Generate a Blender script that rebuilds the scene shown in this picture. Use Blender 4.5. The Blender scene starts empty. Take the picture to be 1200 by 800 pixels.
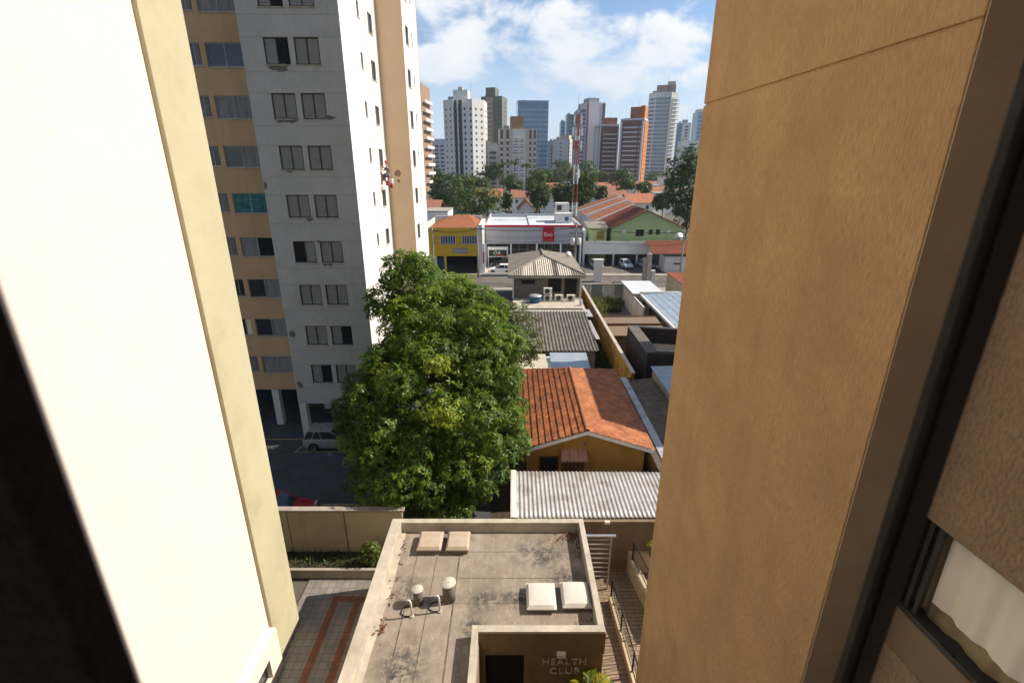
import bpy, math, random
import numpy as np
from mathutils import Vector, Matrix
R = math.radians
random.seed(7)
SC = bpy.context.scene
COL = SC.collection

# ------------------------------------------------------------------ camera, sky, sun, exposure
F, CAMZ = 580.0, 18.5
PITCH = math.atan(207 / 580.0)
CP, SP = math.cos(PITCH), math.sin(PITCH)
cd = bpy.data.cameras.new('camera'); cam = bpy.data.objects.new('camera', cd); COL.objects.link(cam)
cam.location = (0, 0, CAMZ); cam.rotation_euler = (math.pi / 2 - PITCH, 0, 0)
cd.sensor_width = 36; cd.lens = F / 1200 * 36; cd.clip_start = 0.02; cd.clip_end = 6000
cd.dof.use_dof = True; cd.dof.focus_distance = 40; cd.dof.aperture_fstop = 4.0
SC.camera = cam
HAZE = 0.00014
SC.cycles.volume_bounces = 0
SUN_AZ, SUN_EL = R(10), R(42)
w = bpy.data.worlds.new('World'); SC.world = w; w.use_nodes = True
SKY_STRENGTH, SUN_STRENGTH = 0.108, 5.0
SC.view_settings.view_transform = 'Standard'; SC.view_settings.look = 'None'
SC.view_settings.gamma = 1.0; SC.view_settings.use_curve_mapping = False
SC.view_settings.exposure = 0.50
SC.cycles.max_bounces = 8; SC.cycles.diffuse_bounces = 4; SC.cycles.transparent_max_bounces = 12
SC.cycles.use_denoising = True
SC.cycles.sample_clamp_indirect = 6


def world_nodes():
    nt = w.node_tree; nt.nodes.clear(); N = nt.nodes.new; L = nt.links.new
    out = N('ShaderNodeOutputWorld'); bg = N('ShaderNodeBackground'); bg.inputs[1].default_value = SKY_STRENGTH
    L(bg.outputs[0], out.inputs[0])
    sky = N('ShaderNodeTexSky'); sky.sky_type = 'NISHITA'; sky.sun_disc = False
    sky.sun_elevation = SUN_EL; sky.sun_rotation = math.pi / 2 - SUN_AZ; sky.altitude = 700
    sky.air_density = 1.0; sky.dust_density = .7; sky.ozone_density = 2.5
    tc = N('ShaderNodeTexCoord'); sep = N('ShaderNodeSeparateXYZ'); L(tc.outputs['Generated'], sep.inputs[0])

    def m(op, a, b=None, c=None, clamp=False):
        n = N('ShaderNodeMath'); n.operation = op; n.use_clamp = clamp
        for i, v in enumerate((a, b, c)):
            if v is None: continue
            if isinstance(v, (int, float)): n.inputs[i].default_value = v
            else: L(v, n.inputs[i])
        return n.outputs[0]
    ay = m('MAXIMUM', m('ABSOLUTE', sep.outputs[1]), 0.05)
    u = m('DIVIDE', sep.outputs[0], ay); v = m('DIVIDE', sep.outputs[2], ay)
    cv = N('ShaderNodeCombineXYZ'); L(u, cv.inputs[0]); L(m('MULTIPLY', v, 1.7), cv.inputs[1]); L(sep.outputs[1], cv.inputs[2])

    def noise(scale, det, rough, off=0.0, dist=0.0):
        mp = N('ShaderNodeMapping'); mp.inputs['Location'].default_value = (off, off * .7, off * .3)
        L(cv.outputs[0], mp.inputs[0])
        n = N('ShaderNodeTexNoise'); n.inputs['Scale'].default_value = scale; n.inputs['Detail'].default_value = det
        n.inputs['Roughness'].default_value = rough; n.inputs['Distortion'].default_value = dist
        L(mp.outputs[0], n.inputs['Vector']); return n.outputs['Fac']
    n1 = noise(7.0, 9, .58, 1.3, .3); n2 = noise(2.6, 5, .5, 4.2); n3 = noise(20, 6, .6, 2.2)

    def blob(bu, bv, ru, rv):
        a = m('DIVIDE', m('SUBTRACT', u, bu), ru); b = m('DIVIDE', m('SUBTRACT', v, bv), rv)
        d = m('ADD', m('MULTIPLY', a, a), m('MULTIPLY', b, b))
        return m('SUBTRACT', 1.0, m('MINIMUM', d, 1.6))
    # the big banks of cumulus over the skyline, as directions (x/y, z/y)
    b = None
    for spec in ((.07, .215, .12, .050), (.19, .205, .13, .045), (.26, .185, .06, .028), (-.02, .20, .09, .045),
                 (.10, .15, .20, .035), (-.11, .17, .09, .03)):
        q = blob(*spec); b = q if b is None else m('MAXIMUM', b, q)
    dens = m('ADD', m('ADD', m('MULTIPLY', b, .16), m('MULTIPLY', m('SUBTRACT', n1, .5), 1.25)), m('MULTIPLY', m('SUBTRACT', n2, .47), .55))
    dens = m('ADD', dens, m('MULTIPLY', m('SUBTRACT', n3, .5), .18))
    fac = N('ShaderNodeMapRange'); fac.interpolation_type = 'SMOOTHSTEP'
    L(dens, fac.inputs[0]); fac.inputs[1].default_value = -.06; fac.inputs[2].default_value = .18
    fac.inputs[3].default_value = 0.0; fac.inputs[4].default_value = .92
    # veil of thin grey cloud and haze towards the horizon
    veil = N('ShaderNodeMapRange'); veil.interpolation_type = 'SMOOTHSTEP'; L(v, veil.inputs[0])
    veil.inputs[1].default_value = .02; veil.inputs[2].default_value = .24; veil.inputs[3].default_value = .78; veil.inputs[4].default_value = .0
    lit = N('ShaderNodeMapRange'); L(m('ADD', m('MULTIPLY', n1, .6), m('MULTIPLY', v, 1.8)), lit.inputs[0])
    lit.inputs[1].default_value = .42; lit.inputs[2].default_value = .80
    cc = N('ShaderNodeMix'); cc.data_type = 'RGBA'; L(lit.outputs[0], cc.inputs[0])
    cc.inputs[6].default_value = (4.3, 4.9, 5.7, 1); cc.inputs[7].default_value = (6.7, 6.8, 6.9, 1)
    m1 = N('ShaderNodeMix'); m1.data_type = 'RGBA'; L(veil.outputs[0], m1.inputs[0]); L(sky.outputs[0], m1.inputs[6])
    m1.inputs[7].default_value = (4.3, 5.0, 6.1, 1)
    m2 = N('ShaderNodeMix'); m2.data_type = 'RGBA'; L(fac.outputs[0], m2.inputs[0]); L(m1.outputs[2], m2.inputs[6]); L(cc.outputs[2], m2.inputs[7])
    # clouds only above the horizon
    up = N('ShaderNodeMapRange'); L(sep.outputs[2], up.inputs[0]); up.inputs[1].default_value = -.02; up.inputs[2].default_value = .02
    m3 = N('ShaderNodeMix'); m3.data_type = 'RGBA'; L(up.outputs[0], m3.inputs[0]); L(sky.outputs[0], m3.inputs[6]); L(m2.outputs[2], m3.inputs[7])
    L(m3.outputs[2], bg.inputs[0])


world_nodes()
sd = bpy.data.lights.new('sun', 'SUN'); sun = bpy.data.objects.new('sun', sd); COL.objects.link(sun)
sd.energy = SUN_STRENGTH; sd.angle = R(0.5); sd.color = (1.0, .90, .76)
sun.rotation_euler = Vector((math.cos(SUN_AZ) * math.cos(SUN_EL), math.sin(SUN_AZ) * math.cos(SUN_EL), math.sin(SUN_EL))).to_track_quat('Z', 'Y').to_euler()
sun.location = (60, 20, 60)


def G(x, y, z=0.0):
    """world point on height z seen at photo position x, y"""
    t = math.tan(PITCH + math.atan((y - 400) / F)); Y = (CAMZ - z) / t
    return Vector(((x - 600) / F * (Y * CP + (CAMZ - z) * SP), Y, z))


def D(x, y, Y):
    """world point at depth Y seen at photo position x, y"""
    t = math.tan(PITCH + math.atan((y - 400) / F)); dz = t * Y
    return Vector(((x - 600) / F * (Y * CP + dz * SP), Y, CAMZ - dz))


# ------------------------------------------------------------------ mesh and object helpers
class MB:
    def __init__(s): s.v = []; s.f = []

    def add(s, vs, fs):
        n = len(s.v); s.v += [tuple(p) for p in vs]; s.f += [tuple(i + n for i in f) for f in fs]; return s

    def box(s, x0, y0, z0, x1, y1, z1):
        return s.add([(x0, y0, z0), (x1, y0, z0), (x1, y1, z0), (x0, y1, z0), (x0, y0, z1), (x1, y0, z1), (x1, y1, z1), (x0, y1, z1)],
                     [(0, 3, 2, 1), (4, 5, 6, 7), (0, 1, 5, 4), (1, 2, 6, 5), (2, 3, 7, 6), (3, 0, 4, 7)])

    def quad(s, *p): return s.add(p, [tuple(range(len(p)))])

    def prism(s, pts, z0, z1):
        n = len(pts)
        a = sum(pts[i][0] * pts[(i + 1) % n][1] - pts[(i + 1) % n][0] * pts[i][1] for i in range(n))
        if a < 0: pts = pts[::-1]
        return s.add([(p[0], p[1], z0) for p in pts] + [(p[0], p[1], z1) for p in pts],
                     [tuple(range(n))[::-1], tuple(range(n, 2 * n))] + [(i, (i + 1) % n, n + (i + 1) % n, n + i) for i in range(n)])

    def loft(s, rings, cap=True):
        n = len(rings[0]); base = len(s.v)
        for r in rings: s.v += [tuple(p) for p in r]
        for k in range(len(rings) - 1):
            for i in range(n):
                a = base + k * n
                s.f.append((a + i, a + (i + 1) % n, a + n + (i + 1) % n, a + n + i))
        if cap:
            s.f.append(tuple(base + i for i in range(n))[::-1]); e = base + (len(rings) - 1) * n
            s.f.append(tuple(e + i for i in range(n)))
        return s

    def bar(s, a, b, r, n=6, r2=None):
        a = Vector(a); b = Vector(b); d = (b - a)
        if d.length < 1e-6: return s
        d.normalize(); u = d.orthogonal().normalized(); w_ = d.cross(u); r2 = r if r2 is None else r2
        ring = lambda c, q: [c + (u * math.cos(2 * math.pi * i / n) + w_ * math.sin(2 * math.pi * i / n)) * q for i in range(n)]
        return s.loft([ring(a, r), ring(b, r2)])

    def tube(s, pts, r, n=6):
        pts = [Vector(p) for p in pts]; rings = []
        rr = r if isinstance(r, (list, tuple)) else [r] * len(pts)
        u = None
        for i, p in enumerate(pts):
            d = (pts[min(i + 1, len(pts) - 1)] - pts[max(i - 1, 0)]).normalized()
            if u is None: u = d.orthogonal().normalized()
            u = (u - d * u.dot(d)).normalized(); q = d.cross(u)
            rings.append([p + (u * math.cos(2 * math.pi * k / n) + q * math.sin(2 * math.pi * k / n)) * rr[i] for k in range(n)])
        return s.loft(rings)

    def lathe(s, prof, c=(0, 0, 0), n=20):
        return s.loft([[(c[0] + r * math.cos(2 * math.pi * k / n), c[1] + r * math.sin(2 * math.pi * k / n), c[2] + z) for k in range(n)] for r, z in prof])

    def grid(s, pts):
        h = len(pts); wd = len(pts[0]); b = len(s.v)
        for row in pts: s.v += [tuple(p) for p in row]
        s.f += [(b + i * wd + j, b + i * wd + j + 1, b + (i + 1) * wd + j + 1, b + (i + 1) * wd + j) for i in range(h - 1) for j in range(wd - 1)]
        return s

    def mesh(s, name, m, smooth=False, off=None):
        me = bpy.data.meshes.new(name)
        v = s.v if off is None else [(p[0] - off[0], p[1] - off[1], p[2] - off[2]) for p in s.v]
        me.from_pydata(v, [], s.f)
        if m: me.materials.append(m)
        if smooth: me.polygons.foreach_set('use_smooth', [True] * len(me.polygons))
        me.update(); return me

    def build(s, name, m, parent=None, w=0, smooth=False, bevel=0, loc=None):
        off = root_of(parent).location if (w and parent) else None
        o = bpy.data.objects.new(name, s.mesh(name, m, smooth, off)); COL.objects.link(o)
        if parent: o.parent = parent
        if loc is not None: o.location = loc
        if bevel:
            b = o.modifiers.new('bevel', 'BEVEL'); b.width = bevel; b.segments = 2; b.limit_method = 'ANGLE'
        return o


def root_of(o):
    while o.parent: o = o.parent
    return o


def tag(o, label=None, cat=None, group=None, kind=None):
    if label: o['label'] = label
    if cat: o['category'] = cat
    if group: o['group'] = group
    if kind: o['kind'] = kind
    return o


def thing(name, label, cat, loc=(0, 0, 0), rotz=0, group=None):
    o = bpy.data.objects.new(name, None); COL.objects.link(o); o.location = loc; o.rotation_euler = (0, 0, rotz)
    o.empty_display_size = .3
    return tag(o, label, cat, group)


def inst(me, name, parent, loc=(0, 0, 0), rotz=0):
    o = bpy.data.objects.new(name, me); COL.objects.link(o); o.parent = parent; o.location = loc; o.rotation_euler = (0, 0, rotz); return o


def dup(root, loc, rotz=None, label=None, group=None):
    def cp(o, par):
        c = o.copy(); COL.objects.link(c); c.parent = par
        for ch in list(o.children): cp(ch, c)
        return c
    r = cp(root, None); r.location = loc
    if rotz is not None: r.rotation_euler = (0, 0, rotz)
    if label: r['label'] = label
    if group: r['group'] = group
    return r


def struct(name, mb, m): return tag(mb.build(name, m), kind='structure')


# ------------------------------------------------------------------ materials
MATS = {}


def M(name, col, rough=.75, var=.22, scale=1.5, bump=0.0, bscale=25, metal=0.0, spec=.3, streak=0.0, stain_or_shade=None, stain_or_shade_scale=.8, stain_or_shade_amt=.5, vstretch=1.0, bstretch=(1, 1, 1), fleck=0.0, grain=0.0, gscale=30, gst=(1, 1, .07)):
    if name in MATS: return MATS[name]
    m = bpy.data.materials.new(name); m.use_nodes = True; nt = m.node_tree; N = nt.nodes.new; L = nt.links.new
    p = nt.nodes['Principled BSDF']; p.inputs['Roughness'].default_value = rough; p.inputs['Metallic'].default_value = metal
    p.inputs['Specular IOR Level'].default_value = spec
    tc = N('ShaderNodeTexCoord')

    def noise(sc, det=6, st=(1, 1, 1), rgh=.55):
        mp = N('ShaderNodeMapping'); mp.inputs['Scale'].default_value = st; L(tc.outputs['Object'], mp.inputs[0])
        n = N('ShaderNodeTexNoise'); n.inputs['Scale'].default_value = sc; n.inputs['Detail'].default_value = det; n.inputs['Roughness'].default_value = rgh
        L(mp.outputs[0], n.inputs['Vector']); return n.outputs['Fac']

    def mr(sock, a, b, c, d):
        n = N('ShaderNodeMapRange'); L(sock, n.inputs[0])
        for i, q in enumerate((a, b, c, d)): n.inputs[i + 1].default_value = q
        return n.outputs[0]

    def mixc(fac, a, b, mode='MIX'):
        n = N('ShaderNodeMix'); n.data_type = 'RGBA'; n.blend_type = mode
        if isinstance(fac, (int, float)): n.inputs[0].default_value = fac
        else: L(fac, n.inputs[0])
        for i, q in ((6, a), (7, b)):
            if isinstance(q, tuple): n.inputs[i].default_value = (*q[:3], 1)
            else: L(q, n.inputs[i])
        return n.outputs[2]
    lo = tuple(c * (1 - var) for c in col); hi = tuple(min(1, c * (1 + var * .7)) for c in col)
    c = mixc(mr(noise(scale, st=(1, 1, 1 / vstretch)), .3, .7, 0, 1), lo, hi)
    if fleck:
        c = mixc(mr(noise(scale * 14, 3), .35, .7, 0, fleck), c, tuple(q * .45 for q in col))
    if stain_or_shade:
        c = mixc(mr(noise(stain_or_shade_scale, 8, rgh=.65), .48, .68, 0, stain_or_shade_amt), c, stain_or_shade)
    if streak:
        c = mixc(mr(noise(2.2, 5, (1, 1, .06)), .5, .78, 0, streak), c, tuple(q * .42 for q in col))
    if grain:
        c = mixc(mr(noise(gscale, 4, gst, .7), .42, .72, 0, grain), c, tuple(q * .42 for q in col))
    L(c, p.inputs['Base Color'])
    r = mr(noise(scale * 3), .3, .7, max(.02, rough - .1), min(1, rough + .1)); L(r, p.inputs['Roughness'])
    if bump:
        b = N('ShaderNodeBump'); b.inputs['Strength'].default_value = bump; b.inputs['Distance'].default_value = .02
        L(noise(bscale, 5, bstretch), b.inputs['Height']); L(b.outputs[0], p.inputs['Normal'])
    MATS[name] = m; return m


def glass(name, col, rough=.06, spec=.6, var=.3):
    return M(name, col, rough, var, 1.2, spec=spec)


def tile_mat(name, tile, joint, size, jw=.03, rough=.6, axes=(0, 1), offset=0.0, row=1.0, stain_or_shade=None):
    m = bpy.data.materials.new(name); m.use_nodes = True; nt = m.node_tree; N = nt.nodes.new; L = nt.links.new
    p = nt.nodes['Principled BSDF']; p.inputs['Roughness'].default_value = rough
    tc = N('ShaderNodeTexCoord')
    b = N('ShaderNodeTexBrick'); b.offset = offset; b.inputs['Scale'].default_value = 1.0
    b.inputs['Brick Width'].default_value = size; b.inputs['Row Height'].default_value = size * row; b.inputs['Mortar Size'].default_value = jw
    b.inputs['Color1'].default_value = (*[q * .86 for q in tile], 1); b.inputs['Color2'].default_value = (*[min(1, q * 1.12) for q in tile], 1); b.inputs['Mortar'].default_value = (*joint, 1)
    L(tc.outputs['Object'], b.inputs[0])
    n = N('ShaderNodeTexNoise'); n.inputs['Scale'].default_value = 1.1; n.inputs['Detail'].default_value = 8; n.inputs['Roughness'].default_value = .65; L(tc.outputs['Object'], n.inputs[0])
    mr = N('ShaderNodeMapRange'); L(n.outputs[0], mr.inputs[0]); mr.inputs[1].default_value = .42; mr.inputs[2].default_value = .72; mr.inputs[4].default_value = .65
    mx = N('ShaderNodeMix'); mx.data_type = 'RGBA'; L(mr.outputs[0], mx.inputs[0]); L(b.outputs[0], mx.inputs[6]); mx.inputs[7].default_value = (*(stain_or_shade or tuple(q * .5 for q in tile)), 1)
    L(mx.outputs[2], p.inputs['Base Color'])
    MATS[name] = m; return m


def leaf_mat(name, dark, mid, light, trans=.35):
    m = bpy.data.materials.new(name); m.use_nodes = True; nt = m.node_tree; N = nt.nodes.new; L = nt.links.new
    p = nt.nodes['Principled BSDF']; out = nt.nodes['Material Output']
    a = N('ShaderNodeAttribute'); a.attribute_name = 'tint'
    r = N('ShaderNodeValToRGB'); e = r.color_ramp.elements
    e[0].position = 0; e[0].color = (*dark, 1); e[1].position = 1; e[1].color = (*light, 1)
    k = e.new(.5); k.color = (*mid, 1)
    L(a.outputs['Fac'], r.inputs[0]); L(r.outputs[0], p.inputs['Base Color'])
    p.inputs['Roughness'].default_value = .42; p.inputs['Specular IOR Level'].default_value = .35
    t = N('ShaderNodeBsdfTranslucent'); hs = N('ShaderNodeHueSaturation'); hs.inputs['Value'].default_value = 1.6; hs.inputs['Hue'].default_value = .485
    L(r.outputs[0], hs.inputs['Color']); L(hs.outputs[0], t.inputs[0])
    mx = N('ShaderNodeMixShader'); mx.inputs[0].default_value = trans; L(p.outputs[0], mx.inputs[1]); L(t.outputs[0], mx.inputs[2]); L(mx.outputs[0], out.inputs[0])
    MATS[name] = m; return m


white_paint = M('white_paint', (.80, .705, .61), .8, .05, .6, bump=.3, bscale=60, grain=.12, gscale=9, gst=(1, 1, .3))
white_side = M('white_side_paint', (.80, .77, .70), .8, .06, .6, bump=.1, bscale=40)
pale_yellow = M('pale_yellow_paint', (.49, .445, .295), .8, .08, .8, bump=.2, bscale=40, stain_or_shade=(.33, .30, .19), stain_or_shade_scale=.4, stain_or_shade_amt=.7)  # the large blotches stand in for faint patchy shade on the pillar
ochre = M('ochre_render', (.585, .37, .175), .85, .15, .7, bump=.5, bscale=48, bstretch=(1, 1, .32), streak=.22, stain_or_shade=(.46, .285, .13), stain_or_shade_scale=.6, grain=.62, gscale=50, gst=(1, 1, .14))
brown_render = M('brown_render', (.35, .255, .165), .9, .14, 1.2, bump=1.0, bscale=26, bstretch=(1, 1, .4), grain=.8, gscale=30, gst=(1, 1, .4))
ochre_shaded = M('shaded_ochre_render', (.42, .335, .235), .85, .12, 1.5, bump=.1)  # return face of the ochre wing, its shade put into the colour
black_alu = M('black_aluminium', (.012, .011, .011), .55, .25, 6, bump=.25, bscale=160)
black_rubber = M('black_rubber', (.014, .013, .015), .9, .5, 60, bump=.6, bscale=220)
dark_alu = M('dark_aluminium', (.045, .045, .045), .4, .2, 3)
grey_alu = M('grey_aluminium', (.32, .32, .32), .45, .15, 3, metal=.5)
grey_plaster = M('grey_plaster', (.51, .50, .47), .9, .12, .7, bump=.3, bscale=30, streak=.12, stain_or_shade=(.40, .395, .375), stain_or_shade_scale=.35, grain=.2, gscale=6, gst=(1, 1, .35))
orange_paint = M('orange_paint', (.56, .36, .20), .85, .10, .6, bump=.15, streak=.18)
orange_side = M('orange_skylit_paint', (.72, .52, .34), .85, .06, .6, bump=.1, streak=.10)  # same orange as the recess, lightened for the extra skylight on this face
cement = M('fresh_cement', (.17, .155, .135), .9, .25, 6)
louvre = M('louvre_grey', (.30, .30, .29), .6, .12, 3)
dark_gap = M('dark_interior', (.012, .012, .014), .8, .3, 2)
win_glass = glass('window_glass', (.035, .042, .05))
blue_glass = glass('blue_window_glass', (.06, .11, .17), .05, .8)
curtain_w = M('curtain_white', (.88, .85, .74), .9, .08, 2)
curtain_b = M('curtain_beige', (.42, .35, .21), .9, .25, 3)
curtain_g = M('curtain_grey', (.26, .26, .27), .9, .25, 6, vstretch=8)
curtain_t = M('curtain_teal', (.06, .22, .23), .9, .55, 3)
conc_roof = None
concrete = M('concrete', (.36, .32, .265), .9, .2, 1.2, bump=.3, bscale=18, stain_or_shade=(.16, .14, .12), stain_or_shade_scale=.9, streak=.15)
concrete_l = M('concrete_light', (.47, .42, .34), .9, .18, 1.5, bump=.3, bscale=18, stain_or_shade=(.26, .22, .17), stain_or_shade_scale=1.2)
dark_conc = M('dark_concrete', (.17, .145, .12), .9, .2, 1.2, bump=.25, streak=.25)
cream_wall = M('cream_wall', (.52, .425, .285), .88, .1, .8, bump=.15, streak=.3, stain_or_shade=(.30, .25, .17), stain_or_shade_scale=.7)
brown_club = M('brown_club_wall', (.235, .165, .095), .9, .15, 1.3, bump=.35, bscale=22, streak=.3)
asphalt = M('asphalt', (.07, .072, .08), .9, .25, 1.5, bump=.3, bscale=60, stain_or_shade=(.10, .10, .10), stain_or_shade_scale=.5, fleck=.2)
asphalt_l = M('asphalt_worn', (.13, .115, .10), .9, .25, .8, bump=.2, stain_or_shade=(.20, .17, .14), stain_or_shade_scale=.25)
ground_m = M('earth', (.10, .095, .075), .95, .3, .15, stain_or_shade=(.09, .10, .05), stain_or_shade_scale=.05)
soil = M('dark_soil', (.06, .045, .03), .95, .4, 5, bump=.5)
line_paint = M('worn_yellow_line', (.42, .31, .12), .8, .4, 4)
steel = M('galvanised_steel', (.50, .50, .50), .38, .15, 3, metal=.7)
black_steel = M('black_steel', (.02, .02, .022), .5, .2, 5)
zinc = M('zinc_sheet', (.47, .46, .45), .45, .18, 1.2, metal=.25, stain_or_shade=(.24, .19, .15), stain_or_shade_scale=1.1, stain_or_shade_amt=.7, streak=.15)
fibro_dark = M('dark_fibre_cement', (.155, .135, .115), .95, .3, 2.0, bump=.3, stain_or_shade=(.06, .055, .05), stain_or_shade_scale=.8)
fibro = M('fibre_cement', (.27, .235, .19), .95, .22, 1.5, bump=.25, stain_or_shade=(.13, .115, .095), stain_or_shade_scale=.7)
fibro_l = M('pale_fibre_cement', (.50, .45, .37), .9, .2, 1.5, bump=.2)
sheet_blue = M('bluish_sheet', (.34, .40, .46), .4, .15, .9, metal=.2, stain_or_shade=(.22, .26, .30), stain_or_shade_scale=.5)
clay = M('clay_tile', (.36, .125, .05), .85, .38, 5, bump=.3, bscale=40, stain_or_shade=(.17, .065, .035), stain_or_shade_scale=1.1, stain_or_shade_amt=.7, grain=.6, gscale=7, gst=(1, 1, 1))


def toned_tiles(name, c1, c2, w_, row, moss):
    m = bpy.data.materials.new(name); m.use_nodes = True; nt = m.node_tree; N = nt.nodes.new; L = nt.links.new
    p = nt.nodes['Principled BSDF']; p.inputs['Roughness'].default_value = .85; p.inputs['Specular IOR Level'].default_value = .25
    tc = N('ShaderNodeTexCoord'); sp = N('ShaderNodeSeparateXYZ'); L(tc.outputs['Object'], sp.inputs[0]); cb = N('ShaderNodeCombineXYZ'); L(sp.outputs[1], cb.inputs[0]); L(sp.outputs[0], cb.inputs[1])
    b = N('ShaderNodeTexBrick'); b.offset = 0; b.inputs['Scale'].default_value = 1; b.inputs['Brick Width'].default_value = w_; b.inputs['Row Height'].default_value = row; b.inputs['Mortar Size'].default_value = 0
    b.inputs['Color1'].default_value = (*c1, 1); b.inputs['Color2'].default_value = (*c2, 1); L(cb.outputs[0], b.inputs[0])
    last = b.outputs[0]
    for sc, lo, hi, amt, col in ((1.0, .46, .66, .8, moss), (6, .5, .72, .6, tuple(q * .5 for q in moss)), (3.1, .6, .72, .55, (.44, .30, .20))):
        n = N('ShaderNodeTexNoise'); n.inputs['Scale'].default_value = sc; n.inputs['Detail'].default_value = 8; n.inputs['Roughness'].default_value = .68; L(tc.outputs['Object'], n.inputs[0])
        mr = N('ShaderNodeMapRange'); L(n.outputs[0], mr.inputs[0]); mr.inputs[1].default_value = lo; mr.inputs[2].default_value = hi; mr.inputs[4].default_value = amt
        mx = N('ShaderNodeMix'); mx.data_type = 'RGBA'; L(mr.outputs[0], mx.inputs[0]); L(last, mx.inputs[6]); mx.inputs[7].default_value = (*col, 1); last = mx.outputs[2]
    L(last, p.inputs['Base Color'])
    bp = N('ShaderNodeBump'); bp.inputs['Strength'].default_value = .3; bp.inputs['Distance'].default_value = .02; n = N('ShaderNodeTexNoise'); n.inputs['Scale'].default_value = 40; L(tc.outputs['Object'], n.inputs[0]); L(n.outputs[0], bp.inputs['Height']); L(bp.outputs[0], p.inputs['Normal'])
    return m


clay_hero = toned_tiles('clay_tiles_shaded', (.27, .085, .035), (.43, .155, .06), .253, .37, (.14, .055, .03))  # left slope: darker clay tones carry its shade
clay_hero_l = toned_tiles('clay_tiles_sunlit', (.33, .115, .048), (.46, .18, .08), .253, .318, (.20, .085, .05))  # right slope: the same clay, lightened for the sun on it
clay_l = M('clay_tile_pale', (.40, .15, .065), .85, .30, 5, bump=.3, bscale=40, stain_or_shade=(.24, .10, .055), stain_or_shade_scale=1.1, stain_or_shade_amt=.6, grain=.6, gscale=7, gst=(1, 1, 1))
clay_far = M('clay_far', (.42, .16, .085), .9, .3, 2.5, stain_or_shade=(.25, .13, .09), stain_or_shade_scale=.4)
clay_far2 = M('clay_far_brown', (.30, .135, .085), .9, .3, 2.5, stain_or_shade=(.18, .11, .08), stain_or_shade_scale=.4)
clay_dark = M('clay_dark', (.22, .065, .035), .9, .3, 4, stain_or_shade=(.10, .045, .03), stain_or_shade_scale=.8)
white_wood = M('white_fascia', (.74, .72, .68), .6, .08, 2)
yellow_house = M('yellow_house_wall', (.40, .22, .05), .85, .12, 1.2, streak=.3)
yellow_wall = M('old_yellow_wall', (.47, .25, .045), .9, .25, 1.2, streak=.6, stain_or_shade=(.09, .07, .05), stain_or_shade_scale=.55, stain_or_shade_amt=.8)
brown_wood = M('brown_wood', (.13, .06, .035), .6, .25, 4)
awning_m = M('awning_sheet', (.40, .22, .15), .6, .15, 3)
shop_yellow = M('shop_yellow', (.66, .41, .035), .75, .08, .8, streak=.15)
offwhite = M('offwhite_wall', (.62, .60, .56), .85, .1, .8, streak=.25)
white_roof = M('white_roof', (.56, .58, .60), .7, .08, .5, stain_or_shade=(.44, .45, .47), stain_or_shade_scale=.2)
green_wall = M('pale_green_wall', (.36, .48, .24), .85, .08, .6, streak=.12)
sign_red = M('sign_red', (.55, .012, .025), .45, .06, 1)
sign_white = M('sign_white', (.85, .85, .85), .5, .03, 1)
ac_white = M('ac_white', (.70, .66, .58), .55, .1, 3)
tank_blue = M('tank_blue', (.025, .10, .21), .5, .2, 2)
acrylic = M('white_acrylic', (.58, .55, .49), .35, .06, 2, stain_or_shade=(.66, .62, .54), stain_or_shade_scale=2)
beige_lid = M('beige_lid', (.44, .36, .275), .6, .12, 3, stain_or_shade=(.42, .30, .20), stain_or_shade_scale=2)
bark = M('bark', (.11, .08, .055), .95, .35, 6, bump=.8, bscale=20)
tyre_m = M('tyre', (.015, .015, .015), .85, .2, 8)
rim_m = M('rim', (.42, .42, .43), .35, .1, 4, metal=.8)
lamp_clear = M('clear_lamp', (.75, .76, .78), .2, .05, 4, spec=.8)
lamp_red = M('tail_lamp', (.35, .012, .012), .25, .05, 4, spec=.8)
leaf_tree = leaf_mat('mango_leaf', (.038, .080, .014), (.115, .195, .022), (.31, .38, .035), .40)
leaf_dark = leaf_mat('dark_leaf', (.032, .066, .017), (.06, .108, .024), (.125, .175, .032), .32)
leaf_mid = leaf_mat('mid_leaf', (.032, .066, .013), (.085, .135, .02), (.19, .23, .03), .3)
leaf_olive = leaf_mat('olive_leaf', (.055, .075, .022), (.10, .125, .035), (.17, .19, .05), .3)
leaf_palm = leaf_mat('palm_leaf', (.05, .09, .015), (.16, .19, .02), (.42, .36, .03), .4)
leaf_dry = leaf_mat('dry_leaf', (.09, .03, .015), (.17, .055, .025), (.28, .12, .05), .2)


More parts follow.
